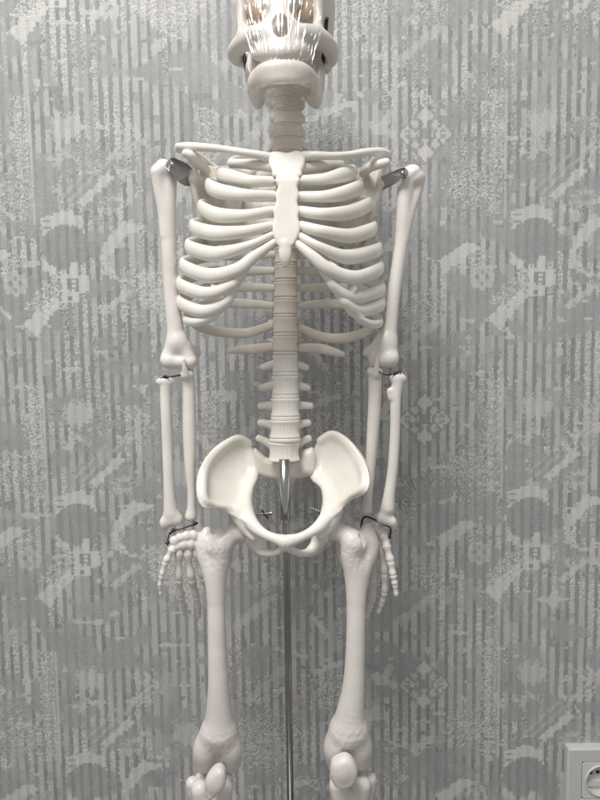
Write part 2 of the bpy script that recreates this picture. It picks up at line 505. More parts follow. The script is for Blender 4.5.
    put(bar(180, -130, 250, -70, 12), PALE - 0.12, 1.4, 0.8); put(bar(190, 100, 250, 150, 10), PALE - 0.14, 1.5, 0.8)
    put(ell(-200, -60, 38, 26), MID + 0.08, 8, 0.6, 1.0); put(ell(-180, 30, 22, 20), DARK + 0.06, 2, 0.7)
    put(bar(-235, 20, -190, -20, 12), PALE - 0.12, 1.3, 0.9); put(ell(-235, 110, 30, 26), MID + 0.12, 8, 0.6, 1.0)
    put(bar(-160, -130, -105, -85, 9), PALE - 0.14, 1.2, 0.8); put(ell(-120, -70, 20, 16), MID, 5, 0.7, 0.9)
    rr = np.random.RandomState(12)
    for q in range(16):                                  # small stepped bars and worn silhouettes
        x, y = rr.uniform(-265, 265), rr.uniform(-160, 160)
        if mask[int((y + 160) / S) % mask.shape[0], int((x + 265) / S) % mask.shape[1]] > 0: continue
        if q % 3: put(bar(x, y, x + rr.uniform(14, 40), y + rr.choice([-1, 1]) * rr.uniform(12, 34), rr.uniform(4, 9)), PALE - 0.06, 1.0, 0.9)
        else: put(ell(x, y, rr.uniform(10, 22), rr.uniform(6, 14)), PALE - 0.1, 5, 0.9); put(ell(x + 6, y - 8, 8, 7), DARK + .05, 2)
    return S, tone, mask, speck

def wallpaper(x, z):
    """x (1,n), z (m,1) in mm on the wall -> tone, speckle"""
    S, mt, mm_, ms = motif_raster()
    U = x - DISC[0]; V = z - DISC[2]
    iu = (np.floor(((U + TW / 2) % TW) / S).astype(int)) % mt.shape[1]
    iv = (np.floor(((V + TH / 2) % TH) / S).astype(int)) % mt.shape[0]
    T, Mk, Sp = mt[iv, iu], mm_[iv, iu], ms[iv, iu]
    K = 2.5
    xq = np.floor(U / K) * K; zq = np.floor(V / K) * K
    per = TW / 48.0
    st = np.floor(U / per); fr = U / per - st
    wav = 0.03 * (vhash(st, np.floor(V / K), 9) - 0.5) * 4
    width = 0.40 + 0.10 * (vhash(st, 0 * V, 4) - 0.5)
    isd = (fr + wav) < width
    seg1 = vnoise(st * 7.31 + 0 * V, zq / 46.0 + 0 * U, 1); seg2 = vnoise(st * 3.7 + 0 * V, zq / 24.0 + 0 * U, 2)
    zone = vnoise(xq / 46.0, zq / 34.0, 5) * 0.65 + vnoise(xq / 17.0, zq / 13.0, 6) * 0.35
    rag = vhash(xq, zq, 7)
    base = 0.50 + 0.05 * (seg1 - 0.5)
    dark = 0.24 + 0.13 * seg2
    lite = 0.62 + 0.20 * (seg1 - 0.4)
    tone = np.where(isd & (seg1 + 0.25 * zone > 0.34), dark, np.where(~isd & (seg2 + 0.2 * zone > 0.32), lite, base))
    flat = np.clip((zone + 0.05 * (rag - 0.5) - 0.58) / 0.05, 0, 1)     # worn, stripe-free fields
    tone = tone * (1 - 0.8 * flat) + 0.8 * flat * (0.44 + 0.10 * (vnoise(xq / 30, zq / 30, 8) - 0.5))
    grain = np.clip((vnoise(xq / 52.0, zq / 40.0, 11) * 0.6 + vnoise(st * 5.1 + 0 * V, zq / 30.0, 12) * 0.4 - 0.52) / 0.08, 0, 1) * (~isd)
    f1 = vnoise(xq / 15.0, zq / 10.0, 51) + 0.10 * (rag - 0.5); f2 = vnoise(xq / 13.0, zq / 12.0, 52) + 0.10 * (rag - 0.5)
    tone = np.where(f1 > 0.88, 0.74 + isd * -0.06, np.where(f2 > 0.90, 0.34, tone))      # loose fragments of pattern
    zig = ((xq + zq * 1.0) % 20.0 < 7.5) & (vnoise(xq / 40.0, zq / 32.0, 53) > 0.93)      # stepped diagonal hatching
    tone = np.where(zig, 0.76, tone)
    fade = np.clip(0.80 + 0.9 * (vnoise(U / 120.0, V / 95.0, 14) - 0.4) , 0.84, 1.0)   # wear of the figures
    stripe_in = (isd * -0.10 + 0.03)                                   # stripes ghost through the figures
    tone = tone * (1 - Mk * fade) + (T + stripe_in) * Mk * fade
    Sp = np.maximum(Sp * fade, grain * (1 - Mk) * 0.85)
    g = vhash(np.floor(U / 1.9), np.floor(V / 1.9), 21); g2 = vnoise(U / 1.9, V / 1.9, 22)
    tone = tone + Sp * ((g - 0.5) * 0.40 + (g2 - 0.5) * 0.2 + 0.05)
    thread = (vhash(np.floor(U / 1.3), 0 * V, 31) - 0.5) * 0.03 + (vnoise(U / 1.6, V / 16.0, 32) - 0.5) * 0.08
    tone = tone + thread + (rag - 0.5) * (0.04 + 0.07 * vnoise(xq / 34.0, zq / 50.0, 54))
    tone = tone + 0.05 * (vnoise(U / 160.0, V / 140.0, 41) - 0.5)
    return tone, Sp, g2

def make_wall():
    g = 1.0
    fx = np.arange(-375, 375.1, g); fz = np.arange(170, 1150.1, g)
    cx = np.arange(5, 530, 5.0)
    xs = np.concatenate([fx[0] - cx[::-1], fx, fx[-1] + cx]); zs = np.concatenate([np.arange(0, 170, 5.0), fz, fz[-1] + np.arange(5, 450, 5.0)])
    tone, sp, g2 = wallpaper(xs[None, :], zs[:, None])
    nx, nz = len(xs), len(zs)
    relief = -(0.10 * (tone - 0.5) + sp * (g2 - 0.5) * 0.55)             # mm, towards the room is -y
    co = np.stack([np.broadcast_to(xs[None, :], tone.shape), relief, np.broadcast_to(zs[:, None], tone.shape)], -1).reshape(-1, 3) * 0.001
    i = np.arange(nz - 1)[:, None] * nx + np.arange(nx - 1)[None, :]
    Q = np.stack([i, i + 1, i + nx + 1, i + nx], -1).reshape(-1, 4)
    me = bpy.data.meshes.new('wall')
    me.vertices.add(len(co)); me.loops.add(Q.size); me.polygons.add(len(Q))
    me.vertices.foreach_set('co', co.astype(np.float32).ravel())
    me.loops.foreach_set('vertex_index', Q.astype(np.int32).ravel())
    me.polygons.foreach_set('loop_start', (np.arange(len(Q)) * 4).astype(np.int32))
    me.update(calc_edges=True)
    me.polygons.foreach_set('use_smooth', np.ones(len(Q), dtype=bool))
    at = me.attributes.new('print_tone', 'FLOAT', 'POINT'); at.data.foreach_set('value', tone.astype(np.float32).ravel())
    at = me.attributes.new('grain', 'FLOAT', 'POINT'); at.data.foreach_set('value', sp.astype(np.float32).ravel())
    m, nt, b = new_mat('wallpaper'); N = nt.nodes; L = nt.links
    a = N.new('ShaderNodeAttribute'); a.attribute_name = 'print_tone'
    geo = N.new('ShaderNodeNewGeometry')
    mp = N.new('ShaderNodeMapping'); mp.inputs['Scale'].default_value = (1500, 1500, 160)
    L.new(geo.outputs['Position'], mp.inputs['Vector'])
    fib = N.new('ShaderNodeTexNoise'); fib.inputs['Scale'].default_value = 1.0; fib.inputs['Detail'].default_value = 3
    L.new(mp.outputs[0], fib.inputs['Vector'])
    ma = N.new('ShaderNodeMath'); ma.operation = 'MULTIPLY_ADD'; ma.inputs[1].default_value = 0.16; ma.inputs[2].default_value = -0.08
    L.new(fib.outputs['Fac'], ma.inputs[0])
    ad = N.new('ShaderNodeMath'); ad.operation = 'ADD'; L.new(ma.outputs[0], ad.inputs[0]); L.new(a.outputs['Fac'], ad.inputs[1])
    ga = N.new('ShaderNodeAttribute'); ga.attribute_name = 'grain'
    gn = N.new('ShaderNodeTexNoise'); gn.inputs['Scale'].default_value = 620; gn.inputs['Detail'].default_value = 2
    L.new(geo.outputs['Position'], gn.inputs['Vector'])
    gr_ = N.new('ShaderNodeMapRange'); gr_.inputs[1].default_value = 0.40; gr_.inputs[2].default_value = 0.60; gr_.inputs[3].default_value = -0.20; gr_.inputs[4].default_value = 0.20
    L.new(gn.outputs['Fac'], gr_.inputs[0])
    gw = N.new('ShaderNodeMath'); gw.operation = 'MULTIPLY_ADD'; gw.inputs[1].default_value = 0.82; gw.inputs[2].default_value = 0.18; L.new(ga.outputs['Fac'], gw.inputs[0])
    gm = N.new('ShaderNodeMath'); gm.operation = 'MULTIPLY'; L.new(gr_.outputs[0], gm.inputs[0]); L.new(gw.outputs[0], gm.inputs[1])
    ad2 = N.new('ShaderNodeMath'); ad2.operation = 'ADD'; L.new(ad.outputs[0], ad2.inputs[0]); L.new(gm.outputs[0], ad2.inputs[1]); ad = ad2
    rp = N.new('ShaderNodeValToRGB'); e = rp.color_ramp.elements
    e[0].position = 0.15; e[0].color = (0.182, 0.187, 0.189, 1)
    e[1].position = 0.92; e[1].color = (0.535, 0.529, 0.502, 1)
    k = e.new(0.50); k.color = (0.320, 0.323, 0.320, 1)
    L.new(ad.outputs[0], rp.inputs[0]); L.new(rp.outputs[0], b.inputs['Base Color'])
    bp = N.new('ShaderNodeBump'); bp.inputs['Strength'].default_value = 0.25; bp.inputs['Distance'].default_value = 0.0005
    hs = N.new('ShaderNodeMath'); hs.operation = 'MULTIPLY_ADD'; hs.inputs[1].default_value = 3.0; L.new(gm.outputs[0], hs.inputs[0]); L.new(fib.outputs['Fac'], hs.inputs[2])
    L.new(hs.outputs[0], bp.inputs['Height']); L.new(bp.outputs[0], b.inputs['Normal'])
    b.inputs['Roughness'].default_value = 0.62; b.inputs['Specular IOR Level'].default_value = 0.35
    me.materials.append(m)
    o = bpy.data.objects.new('wall', me); scene.collection.objects.link(o)
    o['kind'] = 'structure'; o['label'] = 'wall covered in grey worn carpet patterned embossed wallpaper'
    return o
make_wall()
fl = build('floor', *box((-1000, -1500, -20), (1000, 2, -0.5)), FLOORM, smooth=False)
fl['kind'] = 'structure'; fl['label'] = 'plain laminate floor below the wall'

# ------------------------------------------------------------------ the skeleton model
ROD = P(286.5, 560, 140)
SK = empty('skeleton_model', (ROD[0], ROD[1], 70))
SK['label'] = 'white plastic anatomical skeleton model hanging on a thin chrome rod'
SK['category'] = 'skeleton'

def lerp_table(tab, y):
    t = np.array(tab, float)
    return [np.interp(y, t[:, 0], t[:, i]) for i in range(1, t.shape[1])]

# --- spine: rows are (py, centre px, half width px, front Y)
SPINE_T = [(90, 287.5, 14, 146), (146, 287.5, 15, 142), (152, 287.5, 13, 138), (200, 287, 11.5, 122), (265, 286, 12, 116), (300, 285, 12.2, 120), (353, 285, 13, 128),
           (374, 285, 13.2, 132), (419, 285, 15.4, 138), (441, 284, 16.2, 139), (467, 283.5, 16.5, 136)]
bounds = [82, 95, 108.5, 122.5, 136, 150] + list(np.linspace(150, 279.6, 9)[1:]) + [298, 315, 334, 353, 374, 397, 419, 441, 465]
rng = np.random.RandomState(5)
GSEG = 96
def vertebra(i, y0, y1):
    cerv = y1 <= 151; lum = y0 >= 350
    ym = (y0 + y1) / 2
    cx, hw, Yf = lerp_table(SPINE_T, ym)
    top, bot = P(cx, y0, Yf), P(cx, y1, Yf)
    H = top[2] - bot[2]; gap = 0.10 if not cerv else 0.07
    rx = mm(hw, Yf); ry = rx * (0.72 if not cerv else 0.62)
    c = (P(cx, ym, Yf)[0], -Yf + ry, bot[2] + H * gap)
    h = H * (1 - 2 * gap)
    gr = np.clip(np.sin(np.arange(GSEG) * 2 * math.pi / GSEG * 24 + rng.rand(GSEG) * 1.0) * 0.6 + rng.rand(GSEG) * 0.5, 0, 1)
    amt = 0.055 if lum else 0.015
    prof = [(0.0, 0.93, 0), (0.02 * h, 0.98, 0), (0.05 * h, 1.0, 0), (0.12 * h, 0.99, amt * .4), (0.2 * h, 0.97, amt), (0.32 * h, 0.95, amt), (0.5 * h, 0.94, amt),
            (0.68 * h, 0.95, amt), (0.8 * h, 0.97, amt), (0.88 * h, 0.99, amt * .4), (0.95 * h, 1.0, 0), (0.98 * h, 0.98, 0), (h, 0.93, 0)]
    if lum:                                               # waisted bodies with lipped rims, each a little different
        wst = 0.055 + 0.02 * rng.rand()
        prof = [(dz, k + 0.02 - wst * math.sin(math.pi * dz / h) ** 0.7, g) for dz, k, g in prof]
    A = Acc().add(lathe(c, prof, rx, ry, GSEG, gr))
    zc = c[2] + h * 0.55; yb = c[1] + ry
    if lum:
        tips = {0: (260, 309, 367.5), 1: (259, 310.5, 388), 2: (257.5, 313.4, 406), 3: (257.5, 311, 422.5), 4: (255.7, 311.6, 438)}[i - 17]
        for t in tips[:2]:
            q = P(t - np.sign(t - cx) * 2.5, tips[2], Yf - 24)
            s = np.sign(t - cx)
            A.add(sweep([(c[0] + s * rx * 0.4, yb + 2, zc - 2), ((c[0] + s * rx * .4 + q[0]) / 2, yb + 3, (zc + q[2]) / 2), q], [5.2, 4.2, 3.3], [3.4, 3.0, 2.6], seg=12, n=4))
    elif cerv:
        for s in (-1, 1):
            xo = c[0] + s * rx * 1.02
            A.add(sweep([(xo - s * 5, c[1] + 0, zc), (xo - s * 1.0, c[1] + 0.5, zc), (xo + s * 0.6, c[1] + 3.5, zc - .5)], [h * .48, h * .42, h * .30], [3.6, 3.0, 2], seg=10, n=3))
            if y1 > 149:
                A.add(sweep([(xo - s * 2, yb, zc), (xo + s * 6.5, yb - 2, zc - 4)], [3, 2], [2.6, 1.8], seg=10, n=4))
    else:
        for s in (-1, 1):
            A.add(sweep([(c[0] + s * rx * .5, yb, zc), (c[0] + s * rx * 1.25, yb + 8, zc + 3)], [3.4, 2.6], seg=8, n=3))
    # arch and spinous process behind
    for s in (-1, 1):
        A.add(sweep([(c[0] + s * rx * .55, yb - 3, zc), (c[0] + s * rx * .55, yb + 7, zc - 1), (c[0], yb + 13, zc - 3)], [4, 3.5, 3], [2.2, 2.2, 2.2], seg=8, n=3))
    A.add(sweep([(c[0], yb + 10, zc - 2), (c[0], yb + 26 if lum else yb + 20, zc - (4 if lum else 12))], [4.5, 3.2], [1.8, 1.6], seg=8, n=3))
    build('vertebra', A.v, A.f, SHADED_TAN if not lum else IVORY, SK)
    # disc under the body
    d = H * gap * 2
    rr = 1.035 if lum else 0.985
    prof = [(-d * 1.05, 0.9 * rr, 0), (-d * .8, 0.98 * rr, 0), (-d * .5, 1.0 * rr, 0), (-d * .2, 0.98 * rr, 0), (d * .05, 0.9 * rr, 0)]
    if y1 < 460:
        V, Fc = lathe(c, prof, rx * .985, ry * .985, 40)
        build('spinal_disc', V, Fc, SHADED_TAN if not lum else IVORY, SK)
for i, (a, b) in enumerate(zip(bounds[:-1], bounds[1:])):
    vertebra(i, a, b)

# --- sternum
F_ = Field(0.8)
man = [(269.5, 154, 173), (277, 152.5, 172), (287, 154, 172), (297, 151.5, 172), (305, 155, 173), (305, 165, 176), (302, 172, 178), (300, 178, 180), (275, 178, 180), (272, 172, 178), (269, 165, 176)]
F_.plate(man, 1, 4.2, rnd=2.2)
bod = [(275.5, 180, 181), (299.5, 179.5, 181), (297.5, 187, 183), (299.5, 196, 184), (297.5, 203, 185), (300, 211, 186), (298.5, 218, 187), (300.5, 226, 188), (299.5, 234, 189), (296, 242, 190), (291.5, 247.5, 190),
       (279, 247.5, 190), (275, 241, 190), (272.5, 233, 189), (273, 225, 188), (274, 218, 187), (273, 210, 186), (276, 203, 185), (275.5, 195, 184), (278, 187, 183)]
F_.plate(bod, 1, 4.0, k=0.8, rnd=2.2)
F_.chain([(285.3, 245, 192, 6.8), (285.2, 256, 193, 6.2), (285.5, 264, 192, 3.8)], k=1.2, flat=((0, 1, 0), 1.7))
F_.chain([(278, 179, 183.5, 2.0), (297, 179, 183.5, 2.0)], k=1.5)
build_np('sternum', F_.mesh(1), IVORY, SK)

# --- ribs: front points (px,py,Y), last one is the side-most point
RIBS = {
 'a': [[(271, 167, 173), (252, 164.5, 170), (236, 163.5, 158), (231, 163, 148)],
       [(272, 181.5, 179), (250, 181, 182), (230, 177, 172), (219.5, 174.5, 152)],
       [(274, 196, 182), (245, 195, 190), (220, 191.5, 178), (208.5, 186, 153)],
       [(273, 211, 185), (245, 215.5, 195), (217, 215, 180), (201, 207.5, 150)],
       [(272, 226, 187), (245, 231.5, 196), (213, 233, 182), (192.5, 227, 150)],
       [(272, 235, 188), (248, 246, 196), (214, 254, 184), (188.5, 247, 148)],
       [(275, 242, 189), (255, 256, 196), (236, 270, 195), (208, 275.5, 180), (183, 266, 145)],
       [(240, 276, 191), (230, 286, 190), (206, 293.5, 178), (180, 285, 142)],
       [(234, 290, 186), (225, 303, 184), (203, 311, 172), (180.5, 303, 140)],
       [(221, 309, 177), (211, 318, 173), (197, 322, 162), (186, 319.5, 142)]],
 'b': [[(303, 167.5, 173), (322, 165.5, 170), (335, 165, 158), (341, 165, 146)],
       [(301, 180.5, 179), (325, 179, 182), (343, 175, 172), (353.5, 172.5, 152)],
       [(300, 196.5, 182), (325, 196.5, 190), (346, 193, 178), (360, 187, 153)],
       [(300, 211, 185), (323, 214, 195), (347, 213, 180), (368.5, 205, 150)],
       [(301, 226, 187), (323, 231.5, 196), (350, 236, 180), (373.5, 229, 150)],
       [(299, 235.5, 188), (320, 247, 196), (347, 257, 184), (378, 250, 148)],
       [(296, 242.5, 189), (312, 256, 196), (330, 270, 195), (356, 278, 180), (380, 268.5, 146)],
       [(327, 275, 191), (335, 287, 190), (354, 297.5, 178), (381.5, 290, 142)],
       [(337, 291, 186), (346, 303, 184), (360, 311, 170), (382, 304, 140)],
       [(354, 313, 177), (361, 320, 170), (371, 324.5, 158), (380, 322, 140)]]}
for side, s in (('a', -1), ('b', 1)):
    for i, fr in enumerate(RIBS[side]):
        pts = [P(*q) for q in fr]
        vb = bounds[5 + i:7 + i]                          # vertebra i of the thorax
        cx, hw, Yf = lerp_table(SPINE_T, sum(vb) / 2)
        head = P(cx + s * hw * 1.0, vb[0] * .55 + vb[1] * .45, Yf - 14)
        lat = pts[-1]
        dx = lat[0] - head[0]
        back = -(Yf - 42)
        ylat = lat[1]
        p1 = np.array([lat[0] - dx * 0.02, ylat + (back - ylat) * 0.42, lat[2] + 9.0])
        p2 = np.array([lat[0] - dx * 0.22, back - 4, lat[2] + 16 + 0.2 * (head[2] - lat[2])])
        p3 = np.array([lat[0] - dx * 0.60, back + 3, 0.45 * p2[2] + 0.55 * head[2] + 3])
        allp = pts + [p1, p2, p3, head]
        n = len(pts)
        base = 1.0 if 0 < i < 9 else 0.8
        m_ = n - 2
        w = [4.2] + list(np.linspace(4.9, 6.3, m_)) + [6.3, 5.8, 5.4, 5.0, 3.6]
        t = [3.6] + list(np.linspace(3.8, 4.0, m_)) + [3.3, 2.5, 2.3, 2.3, 2.4]
        if i == 0: w = [4.4, 4.2, 4.0, 4.0, 4.0, 4.0, 4.0, 3.4]
        if i in (6, 7, 8): w[1] = 4.6; w[2] = 5.6
        if i == 5: w[0] = 3.2; w[1] = 4.0
        if i == 6: w[0] = 3.2
        if i >= 7: w[0] = 3.2; t[0] = 3.0
        if i == 9: w[0] = 2.4; t[0] = 2.2; w[1] = 3.6; w[2] = 4.4; w[3] = 4.8
        w = [a * (1 if i != 9 else .95) for a in w]
        V, Fc = sweep(allp, w, t, seg=16, n=9)
        build('rib', V, Fc, IVORY, SK)
# floating ribs
FLOAT = [[(272, 325, 108), (247, 333, 96), (222, 332, 100), (203, 328, 116), (190, 322.5, 136)], [(272, 346.5, 112), (252, 349, 100), (229, 351, 106)],
         [(298, 327, 108), (322, 337, 96), (345, 338, 102), (364, 333, 122), (372, 329, 134)], [(299, 347.5, 112), (322, 349, 100), (343, 354.5, 108)]]
for q in FLOAT:
    k = len(q)
    V, Fc = sweep([P(*a) for a in q], [4.0] + [4.9] * (k - 2) + [3.0], [2.2] + [2.6] * (k - 2) + [2.0], seg=14, n=9)
    build('rib', V, Fc, SHADED_TAN, SK)
# costal margin bridges between the lower ribs
for pts in ([(244, 262, 191), (236, 268, 193), (229, 272, 190)], [(236, 283, 190), (241, 275, 193), (248, 264, 195)], [(226, 300, 184), (233, 289, 188), (239, 278, 191)], [(213, 316, 173), (222, 307, 180), (229, 298, 184)],
            [(219, 294, 184), (216, 289, 183), (214, 284, 181)],
            [(326, 262, 191), (332, 268, 193), (340, 272, 189)], [(332, 283, 190), (327, 275, 193), (318, 264, 195)], [(345, 301, 184), (337, 290, 188), (329, 279, 191)], [(362, 319, 170), (352, 311, 178), (343, 300, 184)],
            [(351, 294, 182), (352, 289, 181), (353, 284, 180)]):
    V, Fc = sweep([P(*a) for a in pts], [3.2, 4.4, 3.0], [2.6, 3.4, 2.4], up=(1, 0, 0.5), seg=12, n=6)
    build('costal_cartilage', V, Fc, IVORY, SK)

# --- clavicles
for q in ([(269, 158, 174, 5.2), (258, 155, 178, 4.0), (241, 152, 178, 3.6), (222, 149, 170, 3.5), (205, 147.5, 158, 3.9), (188, 146.5, 146, 4.1), (178, 146.5, 138, 3.2)],
          [(304, 156.5, 174, 5.2), (315, 155.5, 178, 4.3), (332, 156, 178, 3.7), (350, 155, 170, 3.7), (366, 152.5, 158, 4.0), (380, 152, 146, 4.2), (388, 153.5, 138, 3.2)]):
    V, Fc = sweep([P(*a[:3]) for a in q], [mm(a[3], a[2]) for a in q], seg=16, n=6)
    build('clavicle', V, Fc, IVORY, SK)

# --- scapulae
for q in (dict(blade=[(190, 166, 128), (197, 162, 125), (214, 168, 100), (234, 170, 88), (243, 188, 82), (240, 216, 84), (228, 240, 90), (212, 246, 98), (203, 226, 119), (198, 206, 126), (194, 188, 130)],
               glen=[(191, 164, 132, 4.5), (193, 178, 132, 5.5)], cor=[(206, 171, 120, 5), (200, 163, 138, 5), (193, 156.5, 148, 5), (186, 153.5, 150, 4.2)],
               acr=[(236, 180, 84, 3), (214, 168, 88, 3.5), (196, 155, 104, 4.5), (182, 149, 122, 4.5), (178, 149, 134, 3.8)]),
          dict(blade=[(384, 172, 128), (377, 167, 125), (360, 170, 100), (340, 172, 88), (331, 190, 82), (334, 218, 84), (346, 240, 90), (358, 244, 98), (368, 226, 119), (374, 208, 126), (380, 190, 130)],
               glen=[(384, 168, 132, 4.5), (382, 184, 132, 5.5)], cor=[(364, 173, 120, 5), (369, 168, 138, 4.6), (377, 165, 148, 4.6), (386, 162.5, 150, 4.2)],
               acr=[(336, 182, 84, 3), (358, 172, 88, 3.2), (369, 165, 110, 3.0), (378, 157, 122, 4.0), (386, 156, 134, 3.6)])):
    F_ = Field(0.9)
    F_.plate(q['blade'], 2, 1.5, rnd=1.0)
    F_.chain(q['glen'], k=4); F_.chain(q['cor'], k=3); F_.chain(q['acr'], k=3)
    b_ = q['blade']
    F_.chain([(*b_[0], 4), (*b_[-1], 3.4), (*b_[-2], 2.8), (*b_[-3], 2.6), (*b_[-4], 2.6)], k=3)
    build_np('scapula', F_.mesh(1), IVORY, SK)

# --- shoulder brackets
def stadium(p0, p1, w0, w1, Y, thick, bulge=0.0, n=10):
    a, b = P(*p0, Y), P(*p1, Y); w0 = mm(w0, Y); w1 = mm(w1, Y)
    d = (b - a); d[1] = 0; L = np.linalg.norm(d); d /= L; nrm = np.array([-d[2], 0, d[0]])
    out = []
    for k in range(n + 1):
        th = math.pi / 2 + math.pi * k / n; out.append(a + w0 * (d * math.cos(th) + nrm * math.sin(th)))
    for k in range(n + 1):
        th = -math.pi / 2 + math.pi * k / n; out.append(b + w1 * (d * math.cos(th) + nrm * math.sin(th)))
    V = []; 
    for dy in (-thick / 2, thick / 2):
        for p in out:
            t = np.dot(p - a, d) / L
            V.append(p + np.array([0, dy + bulge * t * t, 0]))
    m = len(out)
    Fc = [tuple(range(m)), tuple(range(2 * m - 1, m - 1, -1))] + [((i + 1) % m, i, i + m, (i + 1) % m + m) for i in range(m)]
    return V, Fc
def screw(p, r, parent, mat=CHROME, axis=(0, -1, 0), L=2.0):
    p = np.asarray(p, float); ax = np.asarray(axis, float); ax /= np.linalg.norm(ax)
    A = Acc()
    A.add(sweep([p - ax * 6, p, p + ax * L * .4], [r * .5, r * .5, r * .5], seg=10, n=2, cap=False))
    A.add(sweep([p + ax * L * .1, p + ax * L * .35, p + ax * L * .7, p + ax * L], [r, r * 1.02, r * .85, r * .35], seg=14, n=2, cap=False))
    return build('screw', A.v, A.f, mat, parent)
for (p0, p1, w0, w1, Yb, bul) in (((172.5, 165), (182, 171), 7.0, 9.8, 148, 6), ((403, 173.5), (386, 179), 5.4, 6.2, 148, 10)):
    br = build('shoulder_bracket', *stadium(p0, p1, w0, w1, Yb, 1.2, bul), GUNMETAL, SK, smooth=False)
    screw(P(p0[0], p0[1], Yb + 0.6), 2.3, br)

# --- arms
def long_bone(name, chains, mat, h=1.0, subs=(), k=3.0, sm=2, rough=()):
    F2 = Field(h)
    for c in chains:
        if isinstance(c, dict): F2.chain(c['p'], k=c.get('k', k), flat=c.get('flat'))
        else: F2.chain(c, k=k)
    for c in subs: F2.chain(c, k=2.0, sub=True)
    V, Q = F2.mesh(sm)
    if rough:
        e1, e2 = V[Q[:, 2]] - V[Q[:, 0]], V[Q[:, 3]] - V[Q[:, 1]]
        fn = np.cross(e1, e2); nr = np.zeros_like(V)
        for c in range(4):
            for ax in range(3): nr[:, ax] += np.bincount(Q[:, c], fn[:, ax], len(V))
        nr /= np.linalg.norm(nr, axis=1)[:, None] + 1e-9
        m = np.zeros(len(V))
        for (x, y, Y, r) in rough: m = np.maximum(m, np.clip(1.4 - np.linalg.norm((V - P(x, y, Y)) / np.array([1, 1, 1]), axis=1) / mm(r, Y), 0, 1))
        m = np.minimum(m * 1.6, 1)
        q = V + nr * 0
        nz = vnoise(q[:, 0] / 2.4 + q[:, 1] / 4, q[:, 2] / 3.2 + q[:, 1] / 4, 71) * .6 + vnoise(q[:, 0] / 1.7 + q[:, 1] / 2, q[:, 2] / 2.0 - q[:, 1] / 2, 72) * .4
        V = V + nr * ((nz - 0.5) * 0.95 * m)[:, None]
    return build_np(name, (V, Q), mat, SK)
long_bone('humerus', [[(164, 170, 136, 10.2), (160.5, 172, 136, 9.0)], [(157.5, 173, 140, 6.3), (159.5, 188, 138, 6.2), (163.5, 212, 136, 5.6), (166, 235, 135, 5.5)], [(167, 176, 133, 10), (168, 192, 134, 8.2), (168.5, 240, 134, 7.3), (171, 290, 134, 7.2), (175, 325, 134, 8.2), (177, 342, 134, 10)],
                      {'p': [(177, 342, 134, 9), (169.5, 357, 134, 8.6), (168.5, 360, 136, 8.2)], 'k': 5}, {'p': [(179, 342, 134, 8), (189, 358, 134, 7.2), (191, 361, 135, 6.6)], 'k': 5},
                      [(186, 348, 132, 7), (195, 353, 124, 6)], [(170, 362, 137, 7.2), (189, 363, 136, 6.0)]], LIMB, 0.9, subs=[[(183, 350, 148, 5.0), (184, 358, 148, 4.6), (184.5, 364, 148, 3.6), (185, 371, 146, 3.4)]])
long_bone('humerus', [[(412, 175.5, 136, 10.2), (414, 178, 136, 9)], [(419, 177.5, 134, 6.2), (417.2, 190, 134, 5.6), (410.5, 212, 134, 4.8), (404, 240, 134, 4.6)], [(407, 182, 134, 9.5), (404.5, 200, 135, 7.6), (401, 245, 134, 6.6), (394, 290, 134, 6.6), (390, 325, 134, 7.2), (387, 342, 134, 10)],
                      {'p': [(386, 342, 134, 9), (389, 357, 136, 9.5)], 'k': 5}, {'p': [(384, 342, 132, 9), (376, 356, 132, 8)], 'k': 5},
                      [(380, 346, 130, 8), (368.5, 352, 124, 5.6)], [(389.5, 358.5, 138, 8.8), (376, 361, 134, 6.6)]], LIMB, 0.9, subs=[[(379, 351, 146, 3.6), (377.5, 358, 146, 3.4), (377, 369, 144, 3.0)]])
# ulna, radius (photo left), then photo right
long_bone('ulna', [[(183.6, 359.5, 144, 1.9), (184.5, 367, 143, 2.4), (186, 375, 140, 4)], [(184, 375, 137, 4.2), (190, 374, 136, 3.8)], [(187.5, 378, 134, 6.4), (189, 392, 132, 6.4), (189.3, 430, 133, 6.7), (190, 465, 136, 5.6), (191.5, 492, 138, 4.3), (191.5, 508, 139, 4.6), (191, 516, 139, 6.3)], [(188.5, 366, 126, 5), (189, 380, 127, 5)]], LIMB, 0.9)
long_bone('radius', [{'p': [(159, 382, 138, 3.3), (171, 382, 138, 3.3)], 'k': 6}, [(165, 381.5, 138, 6.2), (165.5, 385, 138, 5.6), (165.5, 398, 138, 5.3), (166.5, 430, 140, 5.2), (168, 465, 142, 5.3), (169.5, 495, 144, 6.0), (171, 512, 144, 7.6)], {'p': [(165.5, 522, 144, 6), (177, 520, 144, 6)], 'k': 6}, [(164.5, 526, 144, 3.6), (164.5, 528, 144, 3)]], LIMB, 0.9)
long_bone('ulna', [[(377, 357, 142, 1.9), (376.6, 366, 141, 2.6), (376, 374, 138, 4)], [(371, 371, 136, 4.2), (379, 371, 136, 4.0)], [(375, 376, 132, 7.0), (375, 395, 131, 6.7), (373, 430, 130, 6.2), (370.5, 465, 128, 5.2), (368, 495, 128, 4.6), (367, 510, 128, 5.6)], [(374, 366, 124, 5), (375, 380, 126, 5)]], LIMB, 0.9)
long_bone('radius', [{'p': [(393, 378.5, 138, 3.5), (403, 378.5, 138, 3.5)], 'k': 6}, [(397.5, 378, 138, 6.3), (397, 386, 138, 5.6), (395.5, 400, 138, 5.4), (395, 430, 138, 5.2), (393, 465, 138, 5.2), (389.5, 492, 138, 5.6), (387.5, 508, 138, 7.2)], [(390, 391, 139, 3.6), (391, 397, 139, 3.6)], {'p': [(381.5, 518, 138, 5.5), (391, 521, 138, 5.5)], 'k': 6}, [(393, 524, 138, 3.4), (393.5, 525.5, 138, 2.8)]], LIMB, 0.9)

